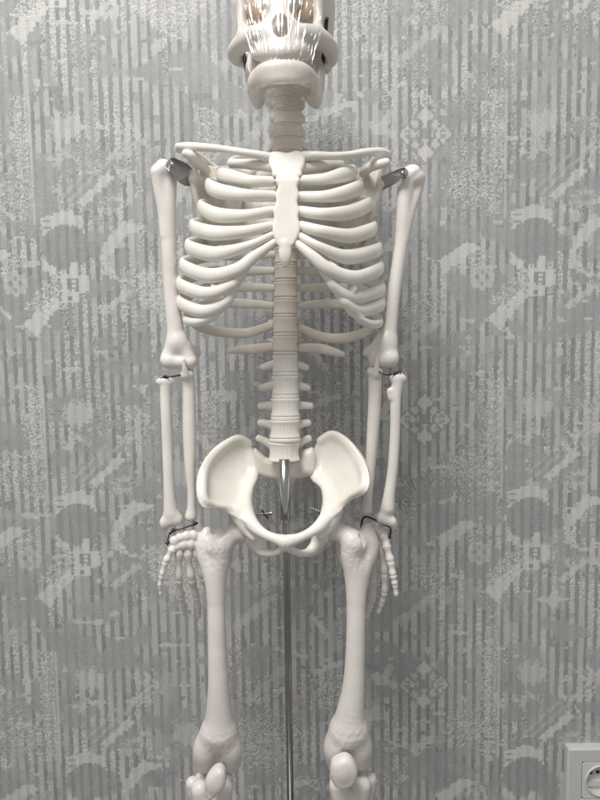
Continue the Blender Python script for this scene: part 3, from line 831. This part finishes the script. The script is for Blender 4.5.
def wire(pts, r, name='wire', mat=BLACKWIRE, n=6, parent=SK):
    V, Fc = sweep([P(*q) for q in pts], [r] * len(pts), seg=8, n=n)
    return build(name, V, Fc, mat, parent)
def coil(a, b, r, wr, turns, name, parent, mat=BLACKWIRE):
    a, b = np.asarray(a, float), np.asarray(b, float); d = b - a; L = np.linalg.norm(d); d /= L
    e = np.cross(d, (0, 1, 0)); e /= np.linalg.norm(e); f = np.cross(d, e)
    k = turns * 10
    pts = [a + d * L * i / k + r * (e * math.cos(2 * math.pi * i / 10) + f * math.sin(2 * math.pi * i / 10)) for i in range(k + 1)]
    V, Fc = sweep(pts, [wr] * len(pts), seg=6, n=1)
    return build(name, V, Fc, mat, parent)
w_ = wire([(160.5, 378.2, 141), (166, 376.6, 143), (172, 376.5, 143), (181, 375, 140)], 0.75)
screw(P(165.5, 377.8, 140), 3.2, SK, BLACKWIRE, axis=(0, -.15, 1), L=2.4)
w_ = wire([(378, 371, 141), (384, 374.5, 144), (392, 374.6, 143), (398, 373.5, 141), (402, 375.5, 140)], 0.6)
coil(P(393.5, 374, 142), P(401, 372.4, 141), 1.4, 0.5, 4, 'spring', SK)
# wrists
wire([(173, 531, 146), (182, 528.6, 145), (191, 525.5, 142), (197.5, 523, 140)], 0.85)
screw(P(173, 530.6, 147), 2.0, SK, BLACKWIRE, axis=(0.5, -.5, .6)); screw(P(195, 523.5, 142), 2.0, SK, BLACKWIRE, axis=(0.3, -.7, .5))
wire([(169.5, 533, 146), (167.8, 540, 146), (167.6, 545, 146)], 0.6); wire([(165.5, 543, 146), (172.5, 542, 146)], 0.6); screw(P(168, 542.8, 147), 1.6, SK, BLACKWIRE)
wire([(361, 527, 128), (363.5, 517.5, 130), (372, 518.5, 134), (387.5, 526, 138), (390.5, 529, 140), (389.8, 538, 141)], 1.0, n=4)
screw(P(389.5, 536.5, 142), 1.7, SK, BLACKWIRE)

# --- hands
def stick(a, b, r, mid=0.62, flat=1.0):
    a, b = np.asarray(a, float), np.asarray(b, float)
    pts = [a, a + (b - a) * .14, a + (b - a) * .5, a + (b - a) * .84, b]
    w = np.array([r * .85, r * 1.0, r * mid, r * .9, r * .8])
    return sweep(pts, w, w * flat, up=(1, 0, 0.2), seg=10, n=3)
def hand(carpals, fingers):
    F2 = Field(0.6)
    for (x, y, Y, r) in carpals:
        c = P(x, y, Y); rr = mm(r, Y)
        F2.ell(c, (rr * 1.18, rr * 1.05, rr * 1.15 * (1 + 0.12 * math.sin(x * 1.7))), k=1.5)
    hd = build_np('hand', F2.mesh(1), LIMB, SK)
    for f in fingers:
        for j, (a, b) in enumerate(zip(f[:-1], f[1:])):
            pa, pb = P(*a[:3]), P(*b[:3])
            d = pb - pa
            V, Fc = stick(pa + d * .03, pb - d * .03, mm((a[3] + b[3]) / 2 * (1.16 if j == 0 else 1.06), a[2]), 0.62 if j == 0 else 0.72)
            build('metacarpal' if j == 0 else 'phalanx', V, Fc, LIMB, hd)
hand([(174.5, 541, 146, 4.4), (180, 537.5, 145, 4.8), (186.5, 536, 143, 4.8), (193, 535.5, 141, 4.6), (199, 536, 138, 4.6), (176, 547, 146, 4.3), (183, 544.5, 145, 4.8), (190, 544, 143, 4.6), (196.5, 544.5, 140, 4.4), (203, 545, 137, 4)],
     [[(173, 548, 148, 4.2), (166, 561, 150, 3.6), (162, 575, 150, 3.2), (159.8, 586, 149, 2.6), (161, 594.5, 147, 1.9)],
      [(179, 550, 145, 4.0), (179, 578.5, 140, 4.2), (181, 596, 130, 3.6), (183, 606, 122, 3.3), (184, 613.5, 116, 2.4)],
      [(187, 550, 143, 4.0), (191.5, 578.5, 138, 4.4), (196, 595.5, 127, 3.8), (198.5, 608, 118, 3.4), (199, 616, 112, 2.4)],
      [(195, 550, 140, 3.6), (203, 577, 132, 4.0), (209, 594, 122, 3.4), (211, 606, 113, 3.0), (211, 614, 108, 2.2)],
      [(201, 550, 137, 3.3), (212, 573, 128, 3.6), (218, 588, 118, 3.0), (220, 598, 110, 2.6), (220, 605, 106, 2.0)]])
hand([(368, 527, 128, 5), (374, 528, 128, 4.6), (380, 531.5, 130, 4.6), (384, 537, 132, 4.8), (370, 535, 127, 4.6), (376, 537, 128, 4.6), (386, 543, 134, 3.8), (379, 543, 129, 4.2), (372, 543, 127, 4)],
     [[(386, 544, 136, 4.6), (390.5, 561, 140, 4.2), (393, 575, 142, 3.8), (394.8, 584, 142, 3.4), (396.3, 595, 141, 2.2)],
      [(381, 547, 130, 4.0), (384, 573, 130, 3.8), (384.5, 592, 128, 3.4), (382, 602, 124, 3.0), (378.3, 612.5, 120, 2.3)],
      [(376, 548, 128, 3.8), (374, 577, 126, 4.2), (373, 597, 122, 3.6), (370, 608, 118, 3.0), (367, 617, 114, 2.3)],
      [(371, 548, 126, 3.6), (366, 575, 122, 3.8), (363, 593, 116, 3.2), (361, 604, 112, 2.8), (359, 612, 108, 2.2)],
      [(366, 546, 125, 3.4), (357, 570, 118, 3.4), (352, 585, 112, 2.8), (350, 594, 108, 2.6), (349, 601, 104, 2.0)]])

# --- pelvis
def hip(wing, inner, crest, brim, acet, isch, head, name='hip_bone'):
    F2 = Field(0.9)
    F2.plate(wing, 2, 2.4, rnd=1.8, extra=inner)
    F2.chain(crest, k=6)
    F2.chain(brim, k=8)
    for a in acet: F2.chain(a, k=4)
    F2.chain(isch, k=3)
    F2.chain([isch[0], (isch[1][0], isch[1][1] + 3, 130, 8), (isch[2][0], isch[2][1] + 1, 128, 6)], k=4)
    F2.ell(P(*head[:3]), [mm(head[3], head[2])] * 3, k=1.0, sub=True)
    return build_np(name, F2.mesh(2), IVORY, SK)
hip([(238.6, 437, 112), (250, 442, 106), (253, 453, 106), (256.5, 474, 114), (251, 488, 126), (249, 502, 142), (249, 514, 152), (236, 514, 156), (223, 507, 162), (207, 507, 172), (201.5, 500, 174), (199.5, 484, 166), (203.5, 467, 150), (213, 453, 134), (227, 442, 120)],
    [(228, 475, 126), (236, 470, 118), (222, 490, 140)],
    [(249, 443, 107, 2.6), (239, 438.5, 112, 3.2), (227, 443.5, 120, 3.6), (214, 454, 134, 4.2), (204.5, 469, 150, 4.8), (202, 484, 166, 5.2), (204, 500, 174, 5.0), (214, 505, 168, 3.6), (225, 507, 162, 3.2), (233, 512, 158, 3.6)],
    [(253, 454, 106, 2.0), (255, 473, 113, 3), (249, 487, 126, 3.6), (246.5, 501, 142, 5.2), (248, 516, 155, 7), (255, 527, 165, 6.4), (264.5, 534, 172, 4.9), (275, 538.5, 175.5, 5.2), (284.6, 541.5, 177, 7.2)],
    [[(241, 514, 150, 9.5), (247, 525, 150, 9.5), (252, 534, 146, 9)], [(236.5, 513.5, 155, 5.0), (240, 521, 157, 4.6), (247, 531, 158, 4.6), (254, 537, 160, 4.4)]],
    [(252, 535, 146, 8.5), (256, 543, 146, 7), (261.5, 551, 150, 5), (270, 553.5, 160, 3.8), (278.5, 551.5, 169, 3.8), (284.4, 547, 176, 4.6)],
    (238.5, 531.5, 146, 12.2))
hip([(333, 432.5, 112), (320, 439, 106), (315.5, 449, 106), (311, 476, 114), (323, 486, 126), (326, 500, 142), (326, 512, 152), (338, 510, 156), (344, 503, 160), (354, 495.5, 164), (362, 493, 172), (367, 486, 172), (367.5, 473, 164), (361, 457, 150), (349, 442, 132)],
    [(340, 470, 124), (332, 466, 118), (345, 484, 140)],
    [(320, 440, 107, 2.6), (333, 434, 112, 3.2), (348, 443, 126, 3.6), (359.5, 458, 142, 4.2), (365, 473, 160, 4.8), (364, 486, 172, 4.8), (358, 491.5, 170, 4.0), (350, 496, 164, 3.2), (342, 503, 160, 3.2), (337, 509, 158, 3.8)],
    [(315.5, 451, 106, 2.0), (314, 473, 113, 3), (324.5, 486, 126, 3.6), (328, 500, 142, 5.2), (327, 515, 155, 7), (319, 526.5, 165, 6.4), (308.5, 533.5, 172, 4.9), (297.5, 538.5, 175.5, 5.2), (287.2, 541.5, 177, 7.2)],
    [[(333, 511, 150, 9.5), (328, 522, 150, 9.5), (322, 533, 146, 9)], [(338, 509.5, 156, 5.0), (334.5, 518, 157, 4.6), (327.5, 529, 158, 4.6), (320, 536, 160, 4.4)]],
    [(322, 534, 146, 8.5), (318, 542, 146, 7), (311, 550.5, 150, 5), (303, 553.5, 160, 3.8), (294, 551.5, 169, 3.8), (287.6, 547, 176, 4.6)],
    (336, 529.5, 146, 12.2))
F_ = Field(0.9)
F_.chain([(284, 470, 112, 10), (285, 475, 98, 11), (286, 482, 74, 9), (287, 490, 58, 6), (287, 496, 54, 4)], k=4)
F_.plate([(254.5, 447.5, 112), (262, 454, 114), (270, 459, 116), (298, 460, 116), (305, 452, 114), (313, 447, 112), (314, 462, 111), (310, 474, 110), (298, 478, 110), (285, 479, 110), (268, 478, 110), (258, 473, 110), (255, 460, 111)], 1, 6.5, k=4, rnd=5)
F_.chain([(307, 456, 116, 6.5), (307, 468, 116, 6.5)], k=5)
build_np('sacrum', F_.mesh(2), IVORY, SK)
for q0, q1 in (((263, 514, 150), (272, 513, 152)), ((321, 512, 150), (311, 508, 152))):
    a, b = P(*q0), P(*q1)
    V, Fc = sweep([a - (b - a) * .6, a, b], [1.1] * 3, seg=10, n=2); bo = build('hip_bolt', V, Fc, CHROME, SK)
    coil(a, b, 1.6, 0.45, 4, 'spring', bo, CHROME)
    V, Fc = sweep([a + (b - a) * .25 + np.array([-2.8, 0, 3]), a + (b - a) * .25 + np.array([2.2, 0, -4])], [1.0, 1.0], seg=8, n=2); build('wing_nut', V, Fc, BLACKWIRE, bo)

# --- legs
FLX = (1, 0, 0)
long_bone('femur', [[(243, 531, 144, 11.50), (238, 532, 144, 9.50)], [(240, 531, 144, 9.50), (230, 537, 146, 9.54), (219, 546, 146, 11.66)],
                    {'p': [(207, 531.5, 138, 5.00), (204.5, 541, 140, 8.48), (205, 552, 142, 9.12), (209.5, 567, 144, 9.01), (215.2, 596, 149, 6.8)], 'k': 6}, {'p': [(222, 545, 148, 11.66), (221, 556, 148, 10.60), (218, 572, 148, 9.96), (216.4, 600, 150, 7.2)], 'k': 5},
                    [(227.5, 556, 136, 5.30), (225, 566, 140, 4.77)], [(216, 568, 146, 9.96), (216, 590, 149, 9.10), (217, 640, 153, 9.52), (218.5, 685, 155, 10.91), (219, 715, 154, 14.04), (219, 730, 153, 17.28)],
                    {'p': [(213, 732, 152, 12.96), (206, 748, 150, 13.50), (206.5, 758, 146, 13.18)], 'k': 6}, {'p': [(224, 732, 152, 12.96), (230.5, 748, 150, 12.42), (229.5, 757, 146, 12.53)], 'k': 6},
                    [(207, 760, 132, 12.96), (207, 752, 128, 11.88)], [(229, 760, 132, 12.96), (229, 752, 128, 11.88)]], ROUGH, 1.0,
          subs=[[(219, 773, 172, 9), (221, 772, 160, 8), (222, 778, 150, 8), (221, 780, 128, 8)], [(211, 538, 152, 2.4), (209, 546, 154, 2.2)]], rough=[(216, 552, 152, 18.02), (220, 748, 165, 16.20)])
long_bone('femur', [[(332, 529.5, 144, 11.50), (336, 531, 144, 9.50)], [(335, 530, 144, 9.80), (345, 534, 146, 9.50), (354, 542, 146, 12.72)],
                    {'p': [(367, 529, 138, 6.50), (369, 541, 140, 9.54), (368.5, 552, 142, 9.33), (363.5, 567, 144, 9.01), (357, 596, 149, 7.2)], 'k': 6}, {'p': [(352, 543, 148, 11.66), (351, 555, 148, 11.02), (353.5, 572, 148, 10.18), (355.8, 600, 150, 7.6)], 'k': 5},
                    [(343.5, 556, 136, 5.72), (347, 566, 140, 4.88)], [(356, 568, 146, 10.39), (356, 590, 149, 9.84), (355.5, 640, 153, 9.74), (353.5, 685, 155, 11.34), (350, 715, 154, 15.12), (349, 728, 153, 18.36)],
                    {'p': [(343, 730, 152, 14.04), (337, 746, 150, 14.04), (338, 756, 146, 13.39)], 'k': 6}, {'p': [(354, 730, 152, 14.04), (359.5, 746, 150, 13.39), (358.5, 757, 146, 12.96)], 'k': 6},
                    [(338, 758, 132, 12.96), (338, 752, 128, 11.88)], [(359, 759, 132, 12.53), (359, 752, 128, 11.88)]], ROUGH, 1.0,
          subs=[[(350, 774, 172, 8), (350, 775, 160, 7), (349, 780, 150, 8), (349, 782, 128, 8)], [(361, 536, 152, 2.4), (363.5, 545, 154, 2.2)]], rough=[(357, 550, 152, 19.08), (350, 743, 165, 17.28)])
for poly in ([(207, 776, 171), (213, 768, 173), (220, 765.5, 174), (225.5, 770, 174), (226, 781, 174), (221, 789, 173), (213, 797, 171), (207, 795, 170), (205, 785, 170)],
             [(333.5, 758.5, 172), (345, 754.5, 173), (353, 759, 173), (357.5, 770, 172), (353.5, 782, 171), (343, 786.5, 171), (334, 783, 171), (330, 773, 171), (330.5, 764, 172)]):
    F2 = Field(0.8)
    F2.plate(poly, 1, 7.0, rnd=5.5)
    q = np.mean([P(*p_) for p_ in poly], axis=0) + np.array([0, -3.5, 2.0])
    F2.ell(q, (6.5, 5, 8), k=6)
    build_np('patella', F2.mesh(2), ROUGH, SK)
for (kx, ky, sgn) in ((212, 790, -1), (350, 786, 1)):
    F2 = Field(1.0)
    top = P(kx, ky, 150)
    x, y, z = top
    F2.chain3([(x - 11, y, z + 1, 9), (x - 9, y, z - 9, 9), (x, y - 2, z - 26, 9)], k=5); F2.chain3([(x + 11, y, z + 1, 9), (x + 9, y, z - 9, 9), (x, y - 2, z - 26, 9)], k=5)
    F2.chain3([(x - 11, y + 12, z + 1, 8), (x + 11, y + 12, z + 1, 8)], k=5)
    F2.chain3([(x, y - 9, z - 16, 5), (x, y - 6, z - 26, 5)], k=4)
    F2.chain3([(x, y - 2, z - 24, 8.6), (x, y, z - 60, 6.6), (x - sgn * 1, y, z - 150, 6.2), (x - sgn * 2, y, z - 172, 9)], k=4)
    F2.chain3([(x - sgn * 7, y, z - 172, 5), (x - sgn * 9, y, z - 182, 4)], k=4)
    build_np('tibia', F2.mesh(2), ROUGH, SK)
    F2 = Field(0.9)
    fx = x + sgn * 20
    F2.chain3([(fx, y + 8, z + 1, 6.4), (fx, y + 8, z - 8, 5.2), (fx - sgn * 1, y + 8, z - 24, 3.4), (fx - sgn * 3, y + 6, z - 90, 3.2), (fx - sgn * 8, y + 4, z - 165, 3.6), (fx - sgn * 8, y + 4, z - 180, 5), (fx - sgn * 8, y + 4, z - 190, 3)], k=3)
    build_np('fibula', F2.mesh(2), ROUGH, SK)
    F2 = Field(1.0)
    fz = z - 182
    F2.chain3([(x, y, fz, 9), (x + sgn, y + 12, fz - 10, 9), (x + sgn, y + 26, fz - 20, 8.5)], k=4)
    F2.chain3([(x, y - 2, fz - 4, 9), (x, y - 16, fz - 11, 8), (x, y - 28, fz - 16, 8)], k=4)
    for t in range(5):
        o = (t - 2) * 5.2 + sgn * 1
        F2.chain3([(x + o * .75, y - 26, fz - 17, 4), (x + o * 1.1, y - 44, fz - 21, 2.8), (x + o * 1.35, y - 58, fz - 25, 3.4), (x + o * 1.45, y - 72 + abs(t - 2) * 2, fz - 26, 2.6), (x + o * 1.45, y - 82 + abs(t - 2) * 3, fz - 28, 2.6)], k=1.5)
    build_np('foot', F2.mesh(1), ROUGH, SK)
FOOT_Z = fz - 30

# --- skull
cr = P(289, 66, 112)                                     # low back of the braincase
CC = np.array([cr[0] - 0.5, -122.0, cr[2] + 30])          # braincase centre
F_ = Field(1.0)
F_.ell(CC + np.array([0, 0, 12]), (43, 60, 44), k=4)
F_.ell(CC + np.array([0, 8, -6]), (41, 50, 34), k=6)      # base
F_.ell(CC + np.array([0, -44, 20]), (36, 22, 26), k=8)    # forehead
for s in (-1, 1):
    F_.chain3([tuple(CC + np.array([s * 36, 4, -20])) + (8,), tuple(CC + np.array([s * 34, 2, -36])) + (5,)], k=6)   # mastoid
# midface
F_.chain([(283, 52, 191, 21), (282, 40, 189, 22), (281, 20, 182, 22), (280, 2, 176, 25)], k=8, flat=((0, 1, 0), 1.2))
F_.chain([(258, 53, 180, 7), (266, 53, 195, 7.5), (283, 54, 202, 8), (299, 53, 195, 7.5), (307, 53, 180, 7)], k=6)       # tooth-bearing arch
F_.chain([(280.5, 8, 193, 4.5), (280, -6, 190, 5)], k=4)                             # nasal bridge
for s, cx in ((-1, 280.5), (1, 280.5)):
    F_.chain([(cx + s * 12, 38, 196, 5), (cx + s * 13, 12, 190, 4.5)], k=4)
arch_l = [(262, 33, 192, 9), (250, 38, 188, 9.5), (240, 45, 178, 8.0), (234.5, 53, 162, 7.2), (237, 59, 144, 6.2), (245, 60, 122, 7)]
arch_r = [(305, 33, 192, 9), (316, 37, 188, 9.5), (326, 43, 178, 8.0), (331.5, 52, 162, 7.4), (331, 60, 144, 6.2), (326, 62, 122, 7)]
F_.chain(arch_l, k=4); F_.chain(arch_r, k=4)
for s in (-1, 1):                                         # cheek to brow pillars and brow ridge
    x = 280 + s * 36
    F_.chain([(x, 32, 186, 6), (x + s * 2, 12, 180, 5), (x, -12, 180, 5.5), (280 + s * 16, -20, 186, 6), (280, -14, 188, 6)], k=4)
# openings
for s in (-1, 1):
    F_.ell(P(279.5 + s * 25, 6, 196), (11.5, 19, 12.5), k=2.5, sub=True)
F_.ell(P(281, 25, 203), (6.5, 16, 9.5), k=2, sub=True)
skull = build_np('skull', F_.mesh(2), SKULLM, SK)
for s in (-1, 1):                                         # tinted hollow of each eye socket
    c = P(279.5 + s * 25, 6, 178.5)
    V, Fc = lathe(np.zeros(3), [(-.99, .1, 0), (-.8, .6, 0), (-.4, .92, 0), (0, 1, 0), (.4, .92, 0), (.8, .6, 0), (.99, .1, 0)], 1, 1, 20)
    V = [(c[0] + v[0] * 11.5, c[1] + v[1] * 4, c[2] + v[2] * 11.5) for v in V]
    build('eye_socket', V, Fc, ORBIT, skull)
# upper and lower teeth
for row, (yy, Yd, hgt) in enumerate(((57.5, 204, 5.0), (62.5, 205, 4.5))):
    for i in range(-5, 6):
        a = i * 0.215
        c = P(284 + 22.5 * math.sin(a), yy - 2.0 * (1 - math.cos(a)) * 4, Yd - 20 * (1 - math.cos(a)))
        F2 = [(-hgt * .5, .75, 0), (-hgt * .35, .95, 0), (0, 1.0, 0), (hgt * .35, .9, 0), (hgt * .5, .6, 0)]
        V, Fc = lathe(c, F2, 2.0, 1.9, 10)
        build('tooth', V, Fc, SKULLM, skull)
# mandible
F_ = Field(0.9)
F_.chain([(258, 100, 150, 7), (257, 90, 164, 9.5), (258.5, 81, 183, 10), (265.5, 74.5, 197, 10.5), (274, 72.5, 201, 10.8), (283.5, 72, 202, 11), (293, 72.5, 201, 10.8), (301.5, 74.5, 197, 10.5), (308.5, 81, 183, 10), (311, 90, 164, 9.5), (314.5, 100, 150, 7)], k=4, flat=((0, 1, 0.25), 1.55))
F_.chain([(257, 85, 182, 5), (267, 81.5, 198, 5), (283.5, 80, 203, 5), (300, 81.5, 198, 5), (310, 85, 182, 5)], k=5)
for (gx, gy, cx2, ty) in ((258, 103, 250, 58), (317, 102, 320, 58)):
    F_.chain([(gx, gy, 150, 4.6), (gx * .5 + cx2 * .5, 88, 148, 9), (cx2, 74, 146, 8), (cx2, ty, 140, 5)], k=5, flat=((1, 0, 0), 1.6))
build_np('mandible', F_.mesh(2), SKULLM, skull)
for a, b in (((239.5, 20, 150), (246.5, 72, 146)), ((327, 18, 150), (322, 71, 146))):
    coil(P(*a), P(*b), 1.25, 0.5, 32, 'jaw_spring', skull)

# ------------------------------------------------------------------ clear film over the face
def film():
    n, m = 190, 100
    V = []
    cx = P(282.5, 40, 190)[0]
    rows = [(-40, 184, 44), (-20, 196, 43), (0, 203, 40), (14, 206, 37), (28, 209, 33), (42, 211.5, 29), (52, 213.5, 27), (60, 214.5, 25.5), (68, 215.5, 24.5), (76, 216, 24), (83, 213, 23.5), (87, 206, 23), (93, 190, 22.5), (100, 170, 20), (107, 152, 17)]
    R_ = catmull(np.array(rows, float), 8)
    t_all = np.linspace(0, len(R_) - 1, m)
    for t in t_all:
        i = int(min(t, len(R_) - 2)); f = t - i
        py, Yf, hw = R_[i] * (1 - f) + R_[i + 1] * f
        z = P(284, py, Yf)[2]
        for j in range(n):
            a = (j / (n - 1) - 0.5) * 2.15
            w = 1.0
            u = a * 14.0
            rr = abs(2 * (vnoise(np.array(u * 1.1 + 0.10 * math.sin(py * .11)), np.array(py / 40.0), 61) - .5)) * 1.5 + abs(2 * (vnoise(np.array(u * 2.3 + .2 * math.sin(py * .07)), np.array(py / 16.0), 62) - .5)) * 0.7 \
                + (vnoise(np.array(u * 2.6), np.array(py / 7.0), 63) - .5) * 0.35
            under = max(0.25, min(1.0, (78 - py) / 26.0))
            off = 0.3 + 0.95 * rr * under
            x = cx + (hw + off) * math.sin(a)
            y = -Yf + hw * 0.85 * (1 - math.cos(a)) - off
            V.append((x, y, z))
    Fc = [(i * n + j, i * n + j + 1, (i + 1) * n + j + 1, (i + 1) * n + j) for i in range(m - 1) for j in range(n - 1)]
    mt = bpy.data.materials.new('clear_film'); mt.use_nodes = True
    nt = mt.node_tree; nt.nodes.clear(); N = nt.nodes; L = nt.links
    out = N.new('ShaderNodeOutputMaterial'); tr = N.new('ShaderNodeBsdfTransparent'); gl = N.new('ShaderNodeBsdfGlossy')
    tr.inputs[0].default_value = (0.97, 0.97, 0.97, 1); gl.inputs['Roughness'].default_value = 0.13
    fr = N.new('ShaderNodeFresnel'); fr.inputs[0].default_value = 1.4
    fm = N.new('ShaderNodeMath'); fm.operation = 'MULTIPLY'; fm.inputs[1].default_value = 0.18
    mx = N.new('ShaderNodeMixShader'); L.new(fr.outputs[0], fm.inputs[0]); L.new(fm.outputs[0], mx.inputs[0]); L.new(tr.outputs[0], mx.inputs[1]); L.new(gl.outputs[0], mx.inputs[2])
    L.new(mx.outputs[0], out.inputs[0])
    global FILM
    o = FILM = build('plastic_film', V, Fc, mt)
    o['label'] = 'clear crinkled plastic film stretched over the face of the skull'; o['category'] = 'plastic film'
film()
def gathered():
    """the film bunched under the chin, several layers thick and hazy"""
    n, m = 60, 26; V = []
    rows = np.array([(84, 208, 21), (88, 200, 22), (93, 188, 21), (99, 172, 19), (105, 158, 16.5), (109, 150, 15)], float)
    R_ = catmull(rows, 5)
    for t in np.linspace(0, len(R_) - 1, m):
        i = int(min(t, len(R_) - 2)); f = t - i
        py, Yf, hw = R_[i] * (1 - f) + R_[i + 1] * f
        c0 = P(285, py, Yf)
        for j in range(n):
            a = (j / (n - 1) - .5) * 2
            w = (vnoise(np.array(a * 4 + py * .05), np.array(py / 7.0), 81) - .5) * 2.4 + (vnoise(np.array(a * 9 - py * .12), np.array(py / 4.0), 82) - .5) * 1.2
            V.append((c0[0] + hw * a, c0[1] + 3 * a * a, c0[2] + 1.5 * a * a + w))
    Fc = [(i * n + j, i * n + j + 1, (i + 1) * n + j + 1, (i + 1) * n + j) for i in range(m - 1) for j in range(n - 1)]
    mt = bpy.data.materials.new('hazy_film'); mt.use_nodes = True
    nt = mt.node_tree; nt.nodes.clear(); N = nt.nodes; L = nt.links
    out = N.new('ShaderNodeOutputMaterial'); tr = N.new('ShaderNodeBsdfTransparent'); pb = N.new('ShaderNodeBsdfPrincipled'); mx = N.new('ShaderNodeMixShader')
    pb.inputs['Base Color'].default_value = (0.62, 0.56, 0.50, 1); pb.inputs['Roughness'].default_value = 0.22
    geo = N.new('ShaderNodeNewGeometry'); no = N.new('ShaderNodeTexNoise'); no.inputs['Scale'].default_value = 180; L.new(geo.outputs['Position'], no.inputs['Vector'])
    mr = N.new('ShaderNodeMapRange'); mr.inputs[1].default_value = .3; mr.inputs[2].default_value = .7; mr.inputs[3].default_value = 0.42; mr.inputs[4].default_value = 0.78
    L.new(no.outputs['Fac'], mr.inputs[0]); L.new(mr.outputs[0], mx.inputs[0]); L.new(tr.outputs[0], mx.inputs[1]); L.new(pb.outputs[0], mx.inputs[2]); L.new(mx.outputs[0], out.inputs[0])
    return build('gathered_film', V, Fc, mt, FILM)
gathered()

# ------------------------------------------------------------------ stand
ST = empty('display_stand', (ROD[0], ROD[1], 0))
ST['label'] = 'thin chrome rod stand carrying the skeleton by its pelvis'; ST['category'] = 'stand'
ztop = P(286, 468, 140)[2]; zslv = P(286, 532, 140)[2]
V, Fc = lathe((ROD[0], ROD[1], 0), [(18, 1, 0), (zslv, 1, 0), (ztop - 2, 1, 0)], 3.3, 3.3, 28); build('rod', V, Fc, CHROME, ST)
V, Fc = lathe((ROD[0] - 0.6, ROD[1], 0), [(zslv + 12, .93, 0), (zslv + 13, 1, 0), (ztop + 8, 1, 0)], 4.9, 4.9, 28); build('sleeve', V, Fc, CHROME, ST)
V, Fc = lathe((ROD[0], ROD[1], 0), [(0, 1, 0), (5, 1, 0), (7, .985, 0), (9, .95, 0), (12, .3, 0), (16, .16, 0), (24, .1, 0)], 120, 120, 64); build('base', V, Fc, BASEM, ST)

# ------------------------------------------------------------------ wall socket
c = P(600, 778.5, 6); s = 690.0 / F_PX * 1.06
SO = empty('wall_socket', (c[0], 0, c[2]))
SO['label'] = 'square white plastic power socket set in the wallpapered wall'; SO['category'] = 'socket'
def ring_frame(ho, hi_, y0, y1, bev):
    V = []; Fc = []
    loops = [(ho, y0), (ho, y1 + bev * .8), (ho - bev, y1), (hi_ + 0.6, y1), (hi_, y1 + 0.6), (hi_, y0)]
    for h_, y in loops:
        for sx, sz in ((-1, -1), (1, -1), (1, 1), (-1, 1)): V.append((c[0] + sx * h_, y, c[2] + sz * h_))
    for i in range(len(loops) - 1):
        for j in range(4):
            k = (j + 1) % 4; Fc.append((i * 4 + j, i * 4 + k, (i + 1) * 4 + k, (i + 1) * 4 + j))
    return V, Fc
build('frame', *ring_frame(41, 23.6, 0.5, -9.5, 2.6), SOCKETF, SO, smooth=False)
# insert: square plate with a round well
def insert():
    n = 64; V = []; Fc = []
    def loop(fn, y):
        b = len(V)
        for i in range(n):
            a = 2 * math.pi * i / n + math.pi / n
            x, z = fn(a); V.append((c[0] + x, y, c[2] + z))
        return b
    def sq(r): return lambda a: (r * max(-1, min(1, 1.4142 * math.cos(a) / max(abs(math.cos(a)), abs(math.sin(a))) / 1.4142)), r * max(-1, min(1, math.sin(a) / max(abs(math.cos(a)), abs(math.sin(a))))))
    def ci(r): return lambda a: (r * math.cos(a), r * math.sin(a))
    L = [loop(sq(23.0), -3), loop(sq(23.0), -9.0), loop(sq(22.5), -9.5), loop(ci(20.0), -9.5), loop(ci(19.6), -11.2), loop(ci(18.6), -11.2), loop(ci(18.2), -9.0), loop(ci(17.0), 1.5 - 4), loop(ci(2), 1.5 - 4)]
    for a, b in zip(L[:-1], L[1:]):
        for i in range(n):
            j = (i + 1) % n; Fc.append((a + i, b + i, b + j, a + j))
    Fc.append(tuple(range(L[-1], L[-1] + n)))
    return V, Fc
ins = build('socket_insert', *insert(), SOCKET, SO, smooth=False)
def yhole(x, z, r, y, name, mat):
    V = [(c[0] + x + r * math.cos(a), y + dy, c[2] + z + r * math.sin(a)) for dy in (-.4, 1.2) for a in np.linspace(0, 2 * math.pi, 20, endpoint=False)]
    Fc = [tuple(range(20)), tuple(range(39, 19, -1))] + [(i, i + 20, (i + 1) % 20 + 20, (i + 1) % 20) for i in range(20)]
    return build(name, V, Fc, mat, ins)
for x, z in ((-9.6, 5.5), (-1.2, 6.0), (9.6, 5.5)):
    yhole(x, z, 2.2 if x != -1.2 else 2.1, -2.6, 'pin_hole', BLACK)
V, Fc = box((c[0] - 15.5, -5.2, c[2] - 10.5), (c[0] + 15.5, -2.4, c[2] - 4.0))
build('well_ledge', V, Fc, SOCKET, ins, smooth=False)
